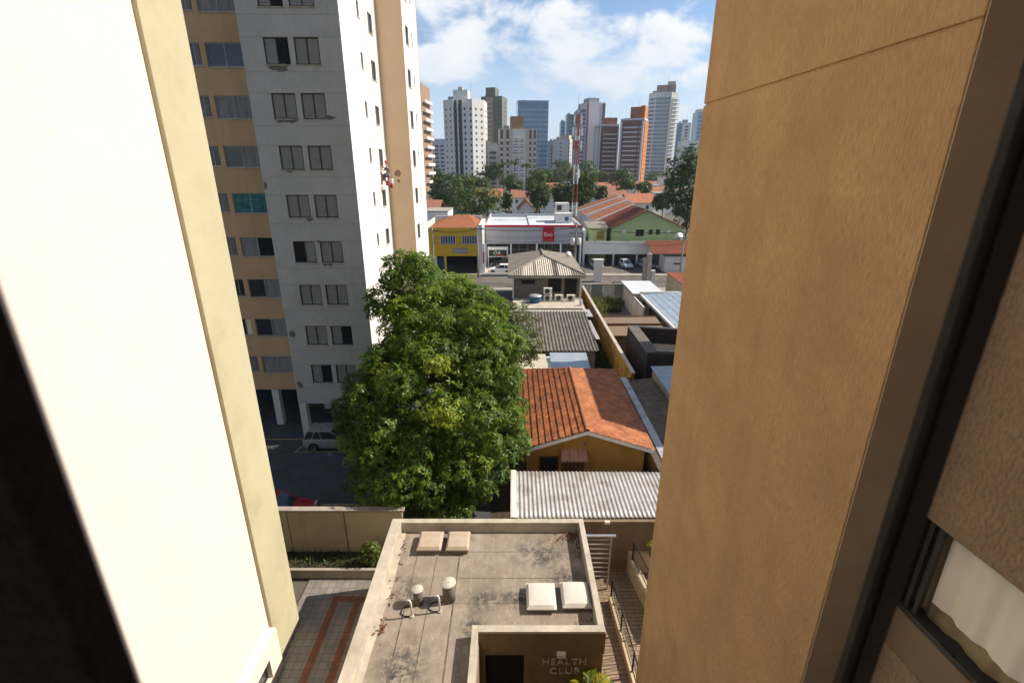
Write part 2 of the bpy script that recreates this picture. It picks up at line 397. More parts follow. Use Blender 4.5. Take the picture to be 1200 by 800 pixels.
# ------------------------------------------------------------------ leaves
def leaf_mesh(name, P, dirs, nrm, length, width, tint, mat, core=None):
    """P n*3 base points, dirs n*3 pointing along the leaf, nrm n*3 leaf normals; one rhombic blade each"""
    P = np.asarray(P); n = len(P)
    d = dirs / np.maximum(np.linalg.norm(dirs, axis=1, keepdims=True), 1e-6)
    s = np.cross(d, nrm); s /= np.maximum(np.linalg.norm(s, axis=1, keepdims=True), 1e-6)
    nn = np.cross(s, d)
    L_ = np.asarray(length).reshape(-1, 1); W = np.asarray(width).reshape(-1, 1)
    v = np.empty((n, 4, 3))
    v[:, 0] = P; v[:, 1] = P + d * L_ * .45 + s * W * .5 + nn * W * .18
    v[:, 2] = P + d * L_ - nn * L_ * .12; v[:, 3] = P + d * L_ * .45 - s * W * .5 + nn * W * .18
    V = v.reshape(-1, 3); t = np.repeat(np.asarray(tint), 4)
    faces = np.arange(n * 4).reshape(-1, 4)
    nv = len(V); nf = n
    extra_v, extra_f = core if core else (np.zeros((0, 3)), np.zeros((0, 4), int))
    V = np.vstack([V, extra_v]); t = np.concatenate([t, np.full(len(extra_v), .05)])
    faces = np.vstack([faces, extra_f + nv])
    me = bpy.data.meshes.new(name)
    me.vertices.add(len(V)); me.vertices.foreach_set('co', V.astype(np.float32).ravel())
    me.loops.add(faces.size); me.loops.foreach_set('vertex_index', faces.astype(np.int32).ravel())
    me.polygons.add(len(faces)); me.polygons.foreach_set('loop_start', np.arange(0, faces.size, 4, dtype=np.int32))
    me.update(calc_edges=True)
    at = me.attributes.new('tint', 'FLOAT', 'POINT'); at.data.foreach_set('value', t.astype(np.float32))
    me.materials.append(mat); me.validate(); return me


def blob_core(c, r, rng, nu=14, nv=9):
    """a lumpy closed shell of leaves' shade filling the heart of a crown"""
    vs = []; fs = []
    for i in range(nv + 1):
        th = math.pi * i / nv
        for j in range(nu):
            ph = 2 * math.pi * j / nu; k = 1 + .22 * math.sin(3 * ph + i) * math.sin(2.3 * th + c[0])
            vs.append((c[0] + r[0] * k * math.sin(th) * math.cos(ph), c[1] + r[1] * k * math.sin(th) * math.sin(ph), c[2] + r[2] * k * math.cos(th)))
    for i in range(nv):
        for j in range(nu):
            fs.append((i * nu + j, (i + 1) * nu + j, (i + 1) * nu + (j + 1) % nu, i * nu + (j + 1) % nu))
    return np.array(vs), np.array(fs)


def crown(name, lobes, nros, per, llen, lwid, mat, seed, droop=.5, yellow=.08, core=0, jit=.16, inner=.35, clump=0):
    rng = np.random.default_rng(seed)
    lobes = [(np.array(c, float), np.array(r, float)) for c, r in lobes]
    area = np.array([(r[0] * r[1] + r[1] * r[2] + r[0] * r[2]) * (.42 if j < clump else 1) for j, (c, r) in enumerate(lobes)]); pr = area / area.sum()
    C = []; Nn = []; T = []
    lt = rng.uniform(-.08, .16, len(lobes)) + (rng.random(len(lobes)) < (.16 if clump else 0)) * rng.uniform(.15, .4, len(lobes))
    for k, (c, r) in enumerate(lobes):
        n = int(nros * pr[k])
        q = rng.normal(size=(n, 3)); q /= np.linalg.norm(q, axis=1, keepdims=True)
        rad = np.where(rng.random((n, 1)) < inner, rng.uniform(.45, .85, (n, 1)), rng.uniform(.72, 1.0, (n, 1)) ** .6)
        bump = 1 + jit * np.sin(q[:, :1] * 5 + k) * np.sin(q[:, 1:2] * 6 + 2 * k) + jit * .8 * np.sin(q[:, 2:3] * 9 + q[:, :1] * 4 + k)
        pt = c + q * r * rad * bump
        keep = np.ones(n, bool)
        for j, (c2, r2) in enumerate(lobes):
            if j != k and not clump: keep &= (np.linalg.norm((pt - c2) / r2, axis=1) > .55)
        keep &= rng.random(n) < np.where(q[:, 2] < -.55, .55, 1.0)
        if clump and k < clump: pt = c + (pt - c) * .72
        C.append(pt[keep]); nn = q / r; nn /= np.linalg.norm(nn, axis=1, keepdims=True); Nn.append(nn[keep])
        T.append(np.full(keep.sum(), .34 + lt[k]))
    C = np.vstack(C); Nn = np.vstack(Nn); T = np.concatenate(T)
    # clumps of fresh yellow growth
    T = T + rng.normal(0, .13, len(C))
    for q in range(int(yellow * 60)):
        ctr = C[rng.integers(len(C))]; rr = rng.uniform(.5, 1.1) * lobes[0][1][0] * .22
        T += np.where(np.linalg.norm(C - ctr, axis=1) < rr, rng.uniform(.15, .5), 0)
    n = len(C); P = np.repeat(C, per, 0); NB = np.repeat(Nn, per, 0)
    rd = rng.normal(size=(n * per, 3)); rd /= np.linalg.norm(rd, axis=1, keepdims=True)
    ax = NB + np.array([0, 0, .7]) + np.repeat(rng.normal(0, .35, (n, 3)), per, 0); ax /= np.linalg.norm(ax, axis=1, keepdims=True)
    rp = rd - ax * np.sum(rd * ax, axis=1, keepdims=True); rp /= np.maximum(np.linalg.norm(rp, axis=1, keepdims=True), 1e-6)
    d = rp + ax * rng.uniform(-.1, .55, (n * per, 1)) + np.array([0, 0, -droop]) * rng.uniform(.3, 1.0, (n * per, 1))
    nr = ax + rng.normal(0, .25, (n * per, 3))
    P = P + rp * llen * .08
    ln = llen * rng.uniform(.6, 1.2, n * per); wd = lwid * rng.uniform(.7, 1.2, n * per)
    tint = np.clip(np.repeat(T, per) + rng.normal(0, .08, n * per), 0, 1)
    co = None
    if core:
        vs = []; fs = []; b = 0
        for c, r in lobes:
            v, f = blob_core(c, r * core, rng); vs.append(v); fs.append(f + b); b += len(v)
        co = (np.vstack(vs), np.vstack(fs))
    return leaf_mesh(name, P, d, nr, ln, wd, tint, mat, co)


def limb_pts(a, b, rng, n=5, wob=.12):
    a = Vector(a); b = Vector(b); L_ = (b - a).length
    return [a.lerp(b, i / n) + Vector((rng.normal(0, wob), rng.normal(0, wob), 0)) * L_ * .12 * (1 if 0 < i < n else 0) for i in range(n + 1)]


def sublobes(lobes, n, r0, r1, seed, up=-.25):
    """foliage clumps over the surface of a few large lobes"""
    rg_ = np.random.default_rng(seed); out = []
    wts = np.array([r[0] * r[2] for c, r in lobes]); wts = wts / wts.sum(); tries = 0
    while len(out) < n and tries < n * 60:
        tries += 1; k = rg_.choice(len(lobes), p=wts); c, r = lobes[k]
        q = rg_.normal(size=3); q /= np.linalg.norm(q)
        if q[2] < up and rg_.random() < .6: continue
        s_ = rg_.uniform(r0, r1); p_ = np.array(c) + q * (np.array(r) - s_ * .55)
        if any(np.linalg.norm((p_ - np.array(c2)) / np.array(r2)) < .72 for j, (c2, r2) in enumerate(lobes) if j != k): continue
        if any(np.linalg.norm(p_ - np.array(o[0])) < (s_ + o[1][0]) * .52 for o in out): continue
        out.append((tuple(p_), (s_, s_, s_ * .78)))
    return out


def tree(label, base, lobes, nros, per, llen, lwid, mat, seed, trunk_r=.25, cat='tree', group=None, name='leafy_tree', **kw):
    """lobes in world coordinates"""
    rng = np.random.default_rng(seed + 99)
    t = thing(name, label, cat, base, 0, group)
    lb = [((c[0] - base[0], c[1] - base[1], c[2] - base[2]), r) for c, r in lobes]
    cz = min(c[2] - r[2] * .5 for c, r in lb)
    fork = Vector((lb[0][0][0] * .4, lb[0][0][1] * .4, max(.3, cz * .9)))
    tk = MB(); tk.tube(limb_pts((0, 0, -.2), fork, rng, 5), [trunk_r * q for q in (1.35, 1.05, .95, .9, .86, .8)], 9)
    tr = tk.build('trunk', bark, t, smooth=True)
    lm = MB()
    for c, r in lb[:7]:
        lm.tube(limb_pts(fork, c, rng, 5), [trunk_r * q for q in (.62, .5, .4, .3, .2, .1)], 6)
    lm.build('limbs', bark, tr, smooth=True)
    inst(crown('crown', lb, nros, per, llen, lwid, mat, seed, **kw), 'crown', t)
    return t


# ------------------------------------------------------------------ walls with openings, windows
def facade(mb, axis, const, a0, a1, z0, z1, holes, depth=.15, sgn=1):
    """a wall face with recessed openings. axis 'y': normal -Y, a is X; axis 'x': normal +X, a is Y"""
    def P(a, z, off): return (a, const + off, z) if axis == 'y' else (const - off * sgn, a, z)
    A = sorted({a0, a1, *[h[0] for h in holes], *[h[1] for h in holes]}); Z = sorted({z0, z1, *[h[2] for h in holes], *[h[3] for h in holes]})
    A = [q for q in A if a0 <= q <= a1]; Z = [q for q in Z if z0 <= q <= z1]
    inside = lambda a, z: any(h[0] < a < h[1] and h[2] < z < h[3] for h in holes)
    for i in range(len(A) - 1):
        for j in range(len(Z) - 1):
            if not inside((A[i] + A[i + 1]) / 2, (Z[j] + Z[j + 1]) / 2):
                mb.quad(P(A[i], Z[j], 0), P(A[i + 1], Z[j], 0), P(A[i + 1], Z[j + 1], 0), P(A[i], Z[j + 1], 0))
    for h in holes:
        c = [(h[0], h[2]), (h[1], h[2]), (h[1], h[3]), (h[0], h[3])]
        for k in range(4):
            p, q = c[k], c[(k + 1) % 4]
            mb.quad(P(*p, 0), P(*p, depth), P(*q, depth), P(*q, 0))
    return mb


WCACHE = {}


def window(parent, axis, a0, a1, z0, z1, const, kind, frame=None, depth=.1, sgn=1):
    """window part with its panes/shutters as sub-parts; meshes shared between equal windows"""
    wd, ht = round(a1 - a0, 3), round(z1 - z0, 3)
    frame = frame or dark_alu
    key = (axis, wd, ht, kind, frame.name, sgn)
    if key not in WCACHE:
        def box(mb, u0, v0, w0, u1, v1, w1):   # u along wall, v up, w out of the wall (0 = pane plane, + outwards)
            if axis == 'y': mb.box(u0, -w1, v0, u1, -w0, v1)
            else:
                x = sorted((w0 * sgn, w1 * sgn)); mb.box(x[0], u0, v0, x[1], u1, v1)
        fr = MB(); t = .05
        e = .004
        box(fr, e, e, 0, wd - e, t, .06); box(fr, e, ht - t, 0, wd - e, ht - e, .06); box(fr, e, t, 0, t, ht - t, .06); box(fr, wd - t, t, 0, wd - e, ht - t, .06)
        box(fr, wd / 2 - .025, t, 0, wd / 2 + .025, ht - t, .055)
        subs = []
        sl = MB(); box(sl, -.05, -.055, -.0 + depth - .02, wd + .05, -.004, depth + .045); subs.append(('sill', sl.mesh('sill', concrete_l)))
        halves = ((t, wd / 2 - .025), (wd / 2 + .025, wd - t))
        kinds = kind.split('+')
        if len(kinds) == 1: kinds *= 2
        for (u0, u1), kd in zip(halves, kinds):
            mb = MB()
            if kd == 'louvre':
                box(mb, u0, t, .004, u1, ht - t, .012)
                for i in range(int((ht - 2 * t) / .09)):
                    z = t + .09 * i + .02; box(mb, u0 + .03, z, .012, u1 - .03, z + .05, .036)
                subs.append(('shutter', mb.mesh('shutter', louvre)))
            elif kd.startswith('curt'):
                rows = []
                for v in (t, ht - t):
                    r = []
                    for i in range(25):
                        u = u0 + (u1 - u0) * i / 24; o = .02 + .014 * math.sin(i * 1.9 + ht)
                        r.append((u, -o, v) if axis == 'y' else (o * sgn, u, v))
                    rows.append(r)
                subs.append(('curtain', MB().grid(rows).mesh('curtain', {'curtw': curtain_w, 'curtg': curtain_g, 'curtt': curtain_t, 'curtb': curtain_b}[kd])))
            else:
                box(mb, u0, t, .01, u1, ht - t, .022)
                subs.append(('pane', mb.mesh('pane', {'glass': win_glass, 'blue': blue_glass, 'dark': dark_gap}[kd])))
        WCACHE[key] = (fr.mesh('window', frame), subs)
    fm, subs = WCACHE[key]
    r = root_of(parent).location
    loc = Vector((a0, const + depth, z0)) if axis == 'y' else Vector((const - depth * sgn, a0, z0))
    f = inst(fm, 'window', parent, loc - r)
    for n, me in subs: inst(me, n, f)
    return f


def text_mesh(body, size, depth, m, spacing=1.0, align='LEFT'):
    cu = bpy.data.curves.new('lettering', 'FONT'); cu.body = body; cu.size = size; cu.extrude = depth / 2; cu.space_character = spacing; cu.align_x = align
    o = bpy.data.objects.new('tmp', cu); COL.objects.link(o)
    bpy.context.view_layer.update()
    me = bpy.data.meshes.new_from_object(o.evaluated_get(bpy.context.evaluated_depsgraph_get()))
    bpy.data.objects.remove(o); me.name = 'lettering'; me.materials.clear(); me.materials.append(m)
    me.transform(Matrix.Rotation(math.pi / 2, 4, 'X')); return me


def corrugated(mb, x0, x1, y0, y1, z00, z01, z10, z11, pitch, amp, along='y', thick=.01, seg=8):
    """a corrugated sheet between four corner heights z(x0,y0) z(x1,y0) z(x0,y1) z(x1,y1), ribs running along y or x"""
    def Z(fx, fy): return z00 * (1 - fx) * (1 - fy) + z01 * fx * (1 - fy) + z10 * (1 - fx) * fy + z11 * fx * fy
    L_ = (x1 - x0) if along == 'y' else (y1 - y0)
    n = int(L_ / pitch * seg); m_ = 6
    top = []
    for j in range(m_ + 1):
        row = []
        for i in range(n + 1):
            f = i / n; g = j / m_; fx, fy = (f, g) if along == 'y' else (g, f)
            s = math.sin(2 * math.pi * f * L_ / pitch); s = max(-1, min(1, s * 1.3))
            row.append((x0 + (x1 - x0) * fx, y0 + (y1 - y0) * fy, Z(fx, fy) + amp * s))
        top.append(row)
    return mb.grid(top)


def tile_slope(mb, o, u, v, nu, nv, n, amp=.035, step=.045, seg=5, rng=None, short=0.0):
    """clay tiles on a slope: o top corner, u along the ridge, v down the slope (vectors), nu columns, nv courses, n normal"""
    o, u, v, n = map(Vector, (o, u, v, n)); rng = rng or random
    for k in range(nv):
        rows = []
        jit = [rng.uniform(-.008, .008) for _ in range(nu + 1)]
        for e, off in ((k / nv, .0), ((k + .5) / nv, step * .55), ((k + 1.06) / nv, step), ((k + 1.06) / nv, step - .028)):
            row = []
            for i in range(nu * seg + 1):
                a = i / (nu * seg); h = amp * abs(math.sin(math.pi * (i / seg))) + jit[int(i / seg)]
                row.append(o + u * (a * (1 - short * (1 - min(e, 1)))) + v * min(e, 1.01) + n * (off + h))
            rows.append(row)
        mb.grid(rows)
    return mb

# ================================================================== ground, parking, street
struct('ground', MB().quad((-2500, -300, -.06), (2500, -300, -.06), (2500, 4000, -.06), (-2500, 4000, -.06)), ground_m)
struct('parking_lot', MB().quad((-45, 19.95, -.01), (-1.2, 19.95, -.01), (-1.2, 64, -.01), (-45, 64, -.01)), asphalt)
for x0, y0, x1, y1 in ((-19, 31.0, -9.5, 31.1), (-14.9, 29.35, -9.0, 29.45), (-12.6, 23.75, -5.2, 23.87), (-17, 36.2, -12, 36.3)):
    struct('parking_line', MB().box(x0, y0, -.009, x1, y1, -.004), line_paint)
struct('parking_line', MB().quad((-14.95, 29.35, -.005), (-14.85, 29.35, -.005), (-14.35, 31.0, -.005), (-14.45, 31.0, -.005)), line_paint)
court_tile = tile_mat('grey_floor_tile', (.25, .225, .20), (.14, .13, .12), .33, .016, .45)
struct('courtyard', MB().quad((-9.6, 4, 0), (-5.2, 4, 0), (-5.2, 18.36, 0), (-9.6, 18.36, 0)), court_tile)
terra = tile_mat('terracotta_tile', (.24, .085, .04), (.12, .06, .045), .33, .016, .5)
for x0, y0, x1, y1 in ((-8.12, 4, -7.80, 17.35), (-7.10, 4, -6.78, 17.0), (-7.80, 17.02, -6.45, 17.35)):
    struct('paving_stripe', MB().quad((x0, y0, .004), (x1, y0, .004), (x1, y1, .004), (x0, y1, .004)), terra)
walk_tile = tile_mat('plank_tile', (.29, .205, .13), (.10, .07, .05), .9, .02, .55, row=.22, offset=.4, stain_or_shade=(.13, .10, .075))
struct('walkway', MB().quad((3.0, 8, 0), (12, 8, 0), (12, 19.1, 0), (3.0, 19.1, 0)), walk_tile)
struct('alley', MB().quad((-1.2, 19.2, -.012), (16, 19.2, -.012), (16, 66, -.012), (-1.2, 66, -.012)), soil)
struct('street', MB().quad((-120, 77, -.02), (160, 77, -.02), (160, 86, -.02), (-120, 86, -.02)), asphalt_l)
struct('pavement', MB().box(-120, 74.5, -.05, 160, 77, .12), concrete)
struct('pavement', MB().box(-120, 86, -.05, 160, 88, .12), concrete)
struct('parking_lot', MB().quad((13.2, 88, .124), (60, 88, .124), (60, 101, .124), (13.2, 101, .124)), asphalt_l)
struct('parking_lot', MB().quad((-6, 86.5, .13), (1.6, 86.5, .13), (1.6, 96, .13), (-6, 96, .13)), concrete_l)
struct('street', MB().quad((-6, 120, -.03), (3, 120, -.03), (1, 420, -.03), (-9, 420, -.03)), asphalt_l)

# ================================================================== left white tower with the pale pillar
t = thing('white_building', 'blown-out white painted building side filling the left, with a pale yellow corner pillar', 'building', (-9.25, 10, 0))
mb = MB(); holes = [(11.2, 13.3, .35, 1.25)]
facade(mb, 'x', -9.25, -4, 14.1, 1.95, 40, [], .2)
mb.box(-20, -4, 0, -9.26, 14.1, 40)
mb.build('wall', white_paint, t, w=1)
mb = MB(); facade(mb, 'x', -8.98, -4, 14.08, 0, 1.95, holes, .25)
mb.quad((-8.98, -4, 1.95), (-8.98, 14.08, 1.95), (-9.25, 14.08, 1.95), (-9.25, -4, 1.95))
mb.quad((-8.98, 14.08, 0), (-9.26, 14.08, 0), (-9.26, 14.08, 1.95), (-8.98, 14.08, 1.95))
mb.build('plinth', white_paint, t, w=1)
window(t, 'x', 11.2, 13.3, .35, 1.25, -8.98, 'dark+glass', dark_alu, .24)
mb = MB(); mb.box(-20, 14.1, 0, -9.12, 16.0, 40); mb.build('pillar', pale_yellow, t, w=1, bevel=.02)

# ================================================================== right: ochre wing and shaded window wall
t = thing('ochre_wing', 'ochre rendered wall of the wing on the right, shaded return and a thin joint', 'building', (3.9, 8, 0))
mb = MB(); mb.box(3.9, 4.755, 0, 14, 11.1, 19.62); mb.box(3.9, 4.755, 19.66, 14, 11.1, 36); mb.box(3.925, 4.78, 19.6, 13.9, 11.07, 19.68)
mb.build('wall', ochre, t, w=1, bevel=.012)
MB().box(3.915, 4.735, 0, 5.2, 4.752, 36).build('return_wall', ochre_shaded, t, w=1)
MB().box(-20, -14, 0, 16, -1.3, 42).build('rear_block', offwhite, t, w=1)
# the window wall turns about 4 degrees; local frame: x along the wall away from us, y out of the wall (towards the courtyard)
RW = thing('brown_window_wall', 'brown rough rendered wall at the right edge holding the curtained window', 'wall', (4.55, 4.733, 0), math.pi / 2 + R(4.2))
mb = MB()   # local x: negative = towards us, local y: + is towards -X world
WA0, WA1, WZ0, WZ1 = -3.2, -.16, 13.55, 14.85
A = [-7.5, WA0, WA1, 0]; Z = [0, 13.0, WZ0, WZ1, 36]
for i in range(3):
    for j in range(4):
        if (i == 1 and j == 2) or (j == 1): continue
        mb.quad((A[i], 0, Z[j]), (A[i + 1], 0, Z[j]), (A[i + 1], 0, Z[j + 1]), (A[i], 0, Z[j + 1]))
for (a, za), (b, zb) in (((WA0, WZ0), (WA0, WZ1)), ((WA0, WZ1), (WA1, WZ1)), ((WA1, WZ1), (WA1, WZ0))):
    mb.quad((a, 0, za), (a, -.14, za), (b, -.14, zb), (b, 0, zb))
for z in (13.0,): mb.quad((-7.5, 0, z), (0, 0, z), (0, -.03, z), (-7.5, -.03, z))
mb.box(-7.5, -.30, 0, 0, -.2, 12.9)
mb.build('wall', brown_render, RW)
MB().box(-7.5, -.20, 13.003, 0, -.012, 13.547).build('sill_band', M('brown_band', (.24, .18, .12), .85, .12, 1.5), RW)
wf = MB()
wf.box(WA0, -.13, WZ0, WA1, -.035, WZ0 + .06); wf.box(WA0, -.13, WZ1 - .05, WA1, -.06, WZ1)
wf.box(WA1 - .05, -.13, WZ0 + .06, WA1, -.04, WZ1 - .05); wf.box(WA1 - .16, -.12, WZ0 + .06, WA1 - .11, -.055, WZ1 - .05); wf.box(WA1 - .26, -.12, WZ0 + .06, WA1 - .21, -.07, WZ1 - .05)
wf.box(WA0, -.13, WZ0 + .06, WA0 + .05, -.04, WZ1 - .05)
fr = wf.build('window_frame', dark_alu, RW)
MB().box(-.95, -.034, WZ0 + .075, -.80, -.012, WZ0 + .105).build('latch', black_alu, fr)


def curtain(x0, x1, z0, z1, y, per, amp, ph):
    rows = []
    for j in range(9):
        z = z1 + (z0 - z1) * j / 8; r = []
        for i in range(121):
            x = x0 + (x1 - x0) * i / 120; f = j / 8
            r.append((x + .03 * f * math.sin(ph + x * 3), y + amp * (.6 + .5 * f) * (math.sin(x * per + ph + .35 * math.sin(z * 2 + x * 2)) + .45 * math.sin(x * per * 2.3 + ph)), z))
        rows.append(r)
    return MB().grid(rows)


curtain(WA0, -.44, WZ0 + .30, WZ1 + .05, -.17, 14, .020, .4).build('curtain', curtain_w, fr, smooth=True)
curtain(WA0, -.25, WZ0 + .01, WZ1 + .05, -.27, 13, .02, 1.7).build('curtain', curtain_b, fr, smooth=True)
MB().box(WA0, -.6, WZ0 - .04, WA1, -.131, WZ0 + .005).build('inner_sill', dark_alu, fr)
MB().box(WA0, -1.0, 13.1, WA1 + .1, -.95, 16).box(WA0, -.95, 15.5, WA1 + .1, -.3, 15.55).build('room_back', dark_gap, RW)

# ================================================================== our own open window: only its dark frame shows
t = thing('window_frame', 'black blurred aluminium window frame right beside the camera at both picture edges', 'window frame', (0, .35, CAMZ))
ya, yb = .262, .512
# left jamb edge at X/d = -1.119, right jamb from .966 to 1.045
dl = ya * CP; dr = yb * CP
MB().box(-1.119 * dl - .16, ya - .03, 17.55, -1.119 * dl, ya, 19.45).build('jamb', black_rubber, t, w=1, bevel=.004)
MB().box(.966 * dr, yb - .015, 17.55, .966 * dr + .012, yb, 19.45).box(.966 * dr + .0125, yb - .02, 17.55, 1.043 * dr, yb + .004, 19.45).build('jamb', black_alu, t, w=1, bevel=.002)
for z in (17.5, 19.45):
    q = MB(); a = (-1.119 * dl - .16, ya - .03); b = (1.043 * dr, yb - .02)
    q.prism([a, b, (b[0], b[1] + .03), (a[0], a[1] + .03)], z, z + .05); q.build('rail', black_alu, t, w=1)

# ================================================================== left apartment block: grey front, white sides, orange recesses
BX0, BX1, BY = -15.1, -9.47, 31.5
AB = thing('apartment_block', 'tall apartment block behind the tree with grey front, orange recesses and sunlit white side', 'building', (-12, 36, 0))
levels = [18.9 + 2.8 * k for k in range(-5, 6)]
TOP = 38.0
hg = []
for z in levels:
    for a0, a1 in ((-13.85, -12.45), (-12.15, -10.75)): hg.append((a0, a1, z - .70, z + .65))
mb = MB(); facade(mb, 'y', BY, BX0, BX1, 2.6, TOP, hg, .14)
for z in levels:
    pass
mb.quad((BX0, BY, 2.6), (BX1, BY, 2.6), (BX1, 39.9, 2.6), (BX0, 39.9, 2.6)); mb.quad((BX0, BY, 2.6), (BX0, 33, 2.6), (BX0, 33, TOP), (BX0, BY, TOP))
mb.build('grey_wall', grey_plaster, AB, w=1)
mb = MB()
for z in levels: mb.box(BX0 - .004, BY - .006, z - 1.075, BX1 + .004, BY + .02, z - 1.05); mb.box(BX0 - .004, BY - .006, z + .655, BX1 + .004, BY + .02, z + .675)
mb.build('floor_joint', M('joint_grey', (.32, .31, .285), .9, .2, 3), AB, w=1)
kinds = ['louvre+dark', 'louvre', 'louvre', 'louvre+dark', 'louvre', 'louvre', 'dark+louvre', 'louvre', 'louvre', 'louvre', 'louvre', 'louvre', 'louvre', 'louvre', 'louvre+dark', 'louvre', 'louvre+dark', 'louvre', 'louvre', 'dark+louvre']
for i, h in enumerate(hg): window(AB, 'y', h[0], h[1], h[2], h[3], BY, kinds[i % len(kinds)], dark_alu, .13)
# irregular cement patches under some windows
rng = random.Random(3)
for px, py, sx, sz in ((327, 79, .62, .24), (337, 141, .72, .18), (340, 200, .25, .12), (311, 217, .12, .25), (363, 256, .28, .18), (384, 309, .40, .17), (374, 283, .16, .12), (386, 138, .4, .12), (343, 391, .22, .3), (352, 451, .2, .3)):
    p = D(px, py, BY); n = 22; pts = []
    for i in range(n):
        a = 2 * math.pi * i / n; k = rng.uniform(.6, 1.15); pts.append((p.x + sx * k * math.cos(a), BY - .004, p.z + sz * k * math.sin(a)))
    MB().quad(*pts[::-1]).build('cement_patch', cement, AB, w=1)
# orange recess on the left
OY = 33.0; ho = []
for z in levels:
    zz = z + .05
    ho.append((-17.95, -15.75, zz - .62, zz + .65)); ho.append((-19.05, -18.25, zz - .55, zz + .65)); ho.append((-22.5, -20.6, zz - .62, zz + .65))
mb = MB(); facade(mb, 'y', OY, -25, BX0, 3.0, TOP, ho, .16); mb.quad((-25, OY, 3), (BX0, OY, 3), (BX0, 40, 3), (-25, 40, 3))
mb.build('orange_wall', orange_paint, AB, w=1)
ok = ['curtg', 'curtg', 'curtw+glass', 'glass+curtg', 'glass+curtw', 'curtg', 'glass+curtg', 'glass', 'curtg', 'curtg+dark', 'curtg', 'glass', 'curtt', 'curtg', 'glass', 'glass+curtg', 'glass', 'glass', 'curtg', 'curtg', 'glass', 'glass+glass', 'glass+curtg', 'curtg']
for i, h in enumerate(ho): window(AB, 'y', h[0], h[1], h[2], h[3], OY, ok[i % len(ok)], grey_alu, .14)
# white sides and orange inner face with its skylight put into the colour
hs = []
for z in levels:
    hs.append((35.15, 35.65, z - .25, z + .65)); hs.append((37.6, 38.75, z - .55, z + .65))
mb = MB(); facade(mb, 'x', BX1, BY, 39.9, 2.6, TOP, hs, .14); mb.build('white_side', white_side, AB, w=1)
for i, h in enumerate(hs): window(AB, 'x', h[0], h[1], h[2], h[3], BX1, ('glass' if i % 2 == 0 else ('louvre+glass', 'glass', 'curtg+glass')[(i // 2) % 3]), grey_alu, .12)
hs2 = []
for z in levels:
    hs2.append((40.8, 42.0, z - .55, z + .65)); hs2.append((43.2, 43.6, z - .2, z + .65))
mb = MB(); facade(mb, 'x', -7.65, 39.9, 45.7, 0, TOP, hs2, .14); mb.build('white_side', white_side, AB, w=1)
for i, h in enumerate(hs2): window(AB, 'x', h[0], h[1], h[2], h[3], -7.65, 'glass' if i % 4 else 'louvre+glass', grey_alu, .12)
mb = MB(); mb.quad((BX1, 39.9, 0), (-7.65, 39.9, 0), (-7.65, 39.9, TOP), (BX1, 39.9, TOP)); mb.build('skylit_orange_wall', orange_side, AB, w=1)
for px, py, sx, sz in ((466, 203.5, .30, .28), (467, 212, .14, .14)):
    p = D(px, py, 39.9); n = 18; pts = [(p.x + sx * rng.uniform(.7, 1.1) * math.cos(2 * math.pi * i / n), 39.896, p.z + sz * rng.uniform(.6, 1.1) * math.sin(2 * math.pi * i / n)) for i in range(n)]
    MB().quad(*pts[::-1]).build('paint_patch', M('primer_patch', (.30, .19, .10), .9), AB, w=1)
MB().box(-25, 45.7, 0, -7.66, 46, TOP).box(-25, 33.1, TOP, -7.65, 46, TOP + .2).box(BX0, 31.5, TOP, BX1, 33.1, TOP + .2).build('roof_and_back', concrete, AB, w=1)
for x, y in ((-14.85, 31.75), (-9.75, 31.75), (-14.85, 36), (-9.75, 36), (-20, 33.4), (-17.5, 33.4), (-24.5, 33.4)):
    MB().box(x - .24, y - .24, 0, x + .24, y + .24, 3.0 if x < -15 else 2.6).build('piloti', offwhite, AB, w=1)
MB().box(-25, 39.6, 0, -9.5, 39.85, 3).build('ground_floor_wall', dark_conc, AB, w=1)

# ================================================================== parking: wall, cars
t = thing('boundary_wall', 'cream rendered wall with capping between car park and tiled courtyard', 'wall', (-9, 19.7, 0))
MB().box(-16, 19.7, 0, -5.32, 19.9, 2.78).build('wall', cream_wall, t, w=1)
MB().box(-16, 19.64, 2.783, -5.2, 19.96, 2.88).build('coping', concrete, t, w=1, bevel=.01)
MB().box(-8.15, 19.685, .3, -8.09, 19.70, 2.78).box(-10.9, 19.69, .3, -10.86, 19.70, 2.78).build('joint', dark_conc, t, w=1)
t = thing('planter_bed', 'low concrete planter of dark plants at the foot of the cream wall', 'planter', (-8, 19, 0))
MB().box(-12, 18.36, 0, -5.32, 18.52, .5).build('kerb', concrete, t, w=1, bevel=.01)
MB().box(-12, 18.525, 0, -5.32, 19.69, .38).build('soil', soil, t, w=1)
rng2 = np.random.default_rng(5); n = 1100
P = np.column_stack([rng2.uniform(-12, -5.4, n), rng2.uniform(18.56, 19.6, n), np.full(n, .36)]); P = P[np.abs(np.sin(P[:, 0] * 2.1) + rng2.normal(0, .5, n)) > .35]; n = len(P)
dd = rng2.normal(size=(n, 3)); dd[:, 2] = np.abs(dd[:, 2]) + .7
o = bpy.data.objects.new('ground_plants', leaf_mesh('ground_plants', P, dd, rng2.normal(size=(n, 3)), rng2.uniform(.12, .34, n), rng2.uniform(.03, .08, n), rng2.uniform(0, .6, n), leaf_dark)); COL.objects.link(o)
tag(o, kind='stuff')
b = D(433, 632, 18.9)
tree('small leafy shrub growing against the cream courtyard wall', (b.x, b.y, .36), [((b.x, b.y, 1.15), (.45, .32, .5)), ((b.x - .15, b.y, .8), (.35, .3, .35))], 130, 8, .16, .07, leaf_mid, 31, trunk_r=.03, cat='shrub', name='shrub')


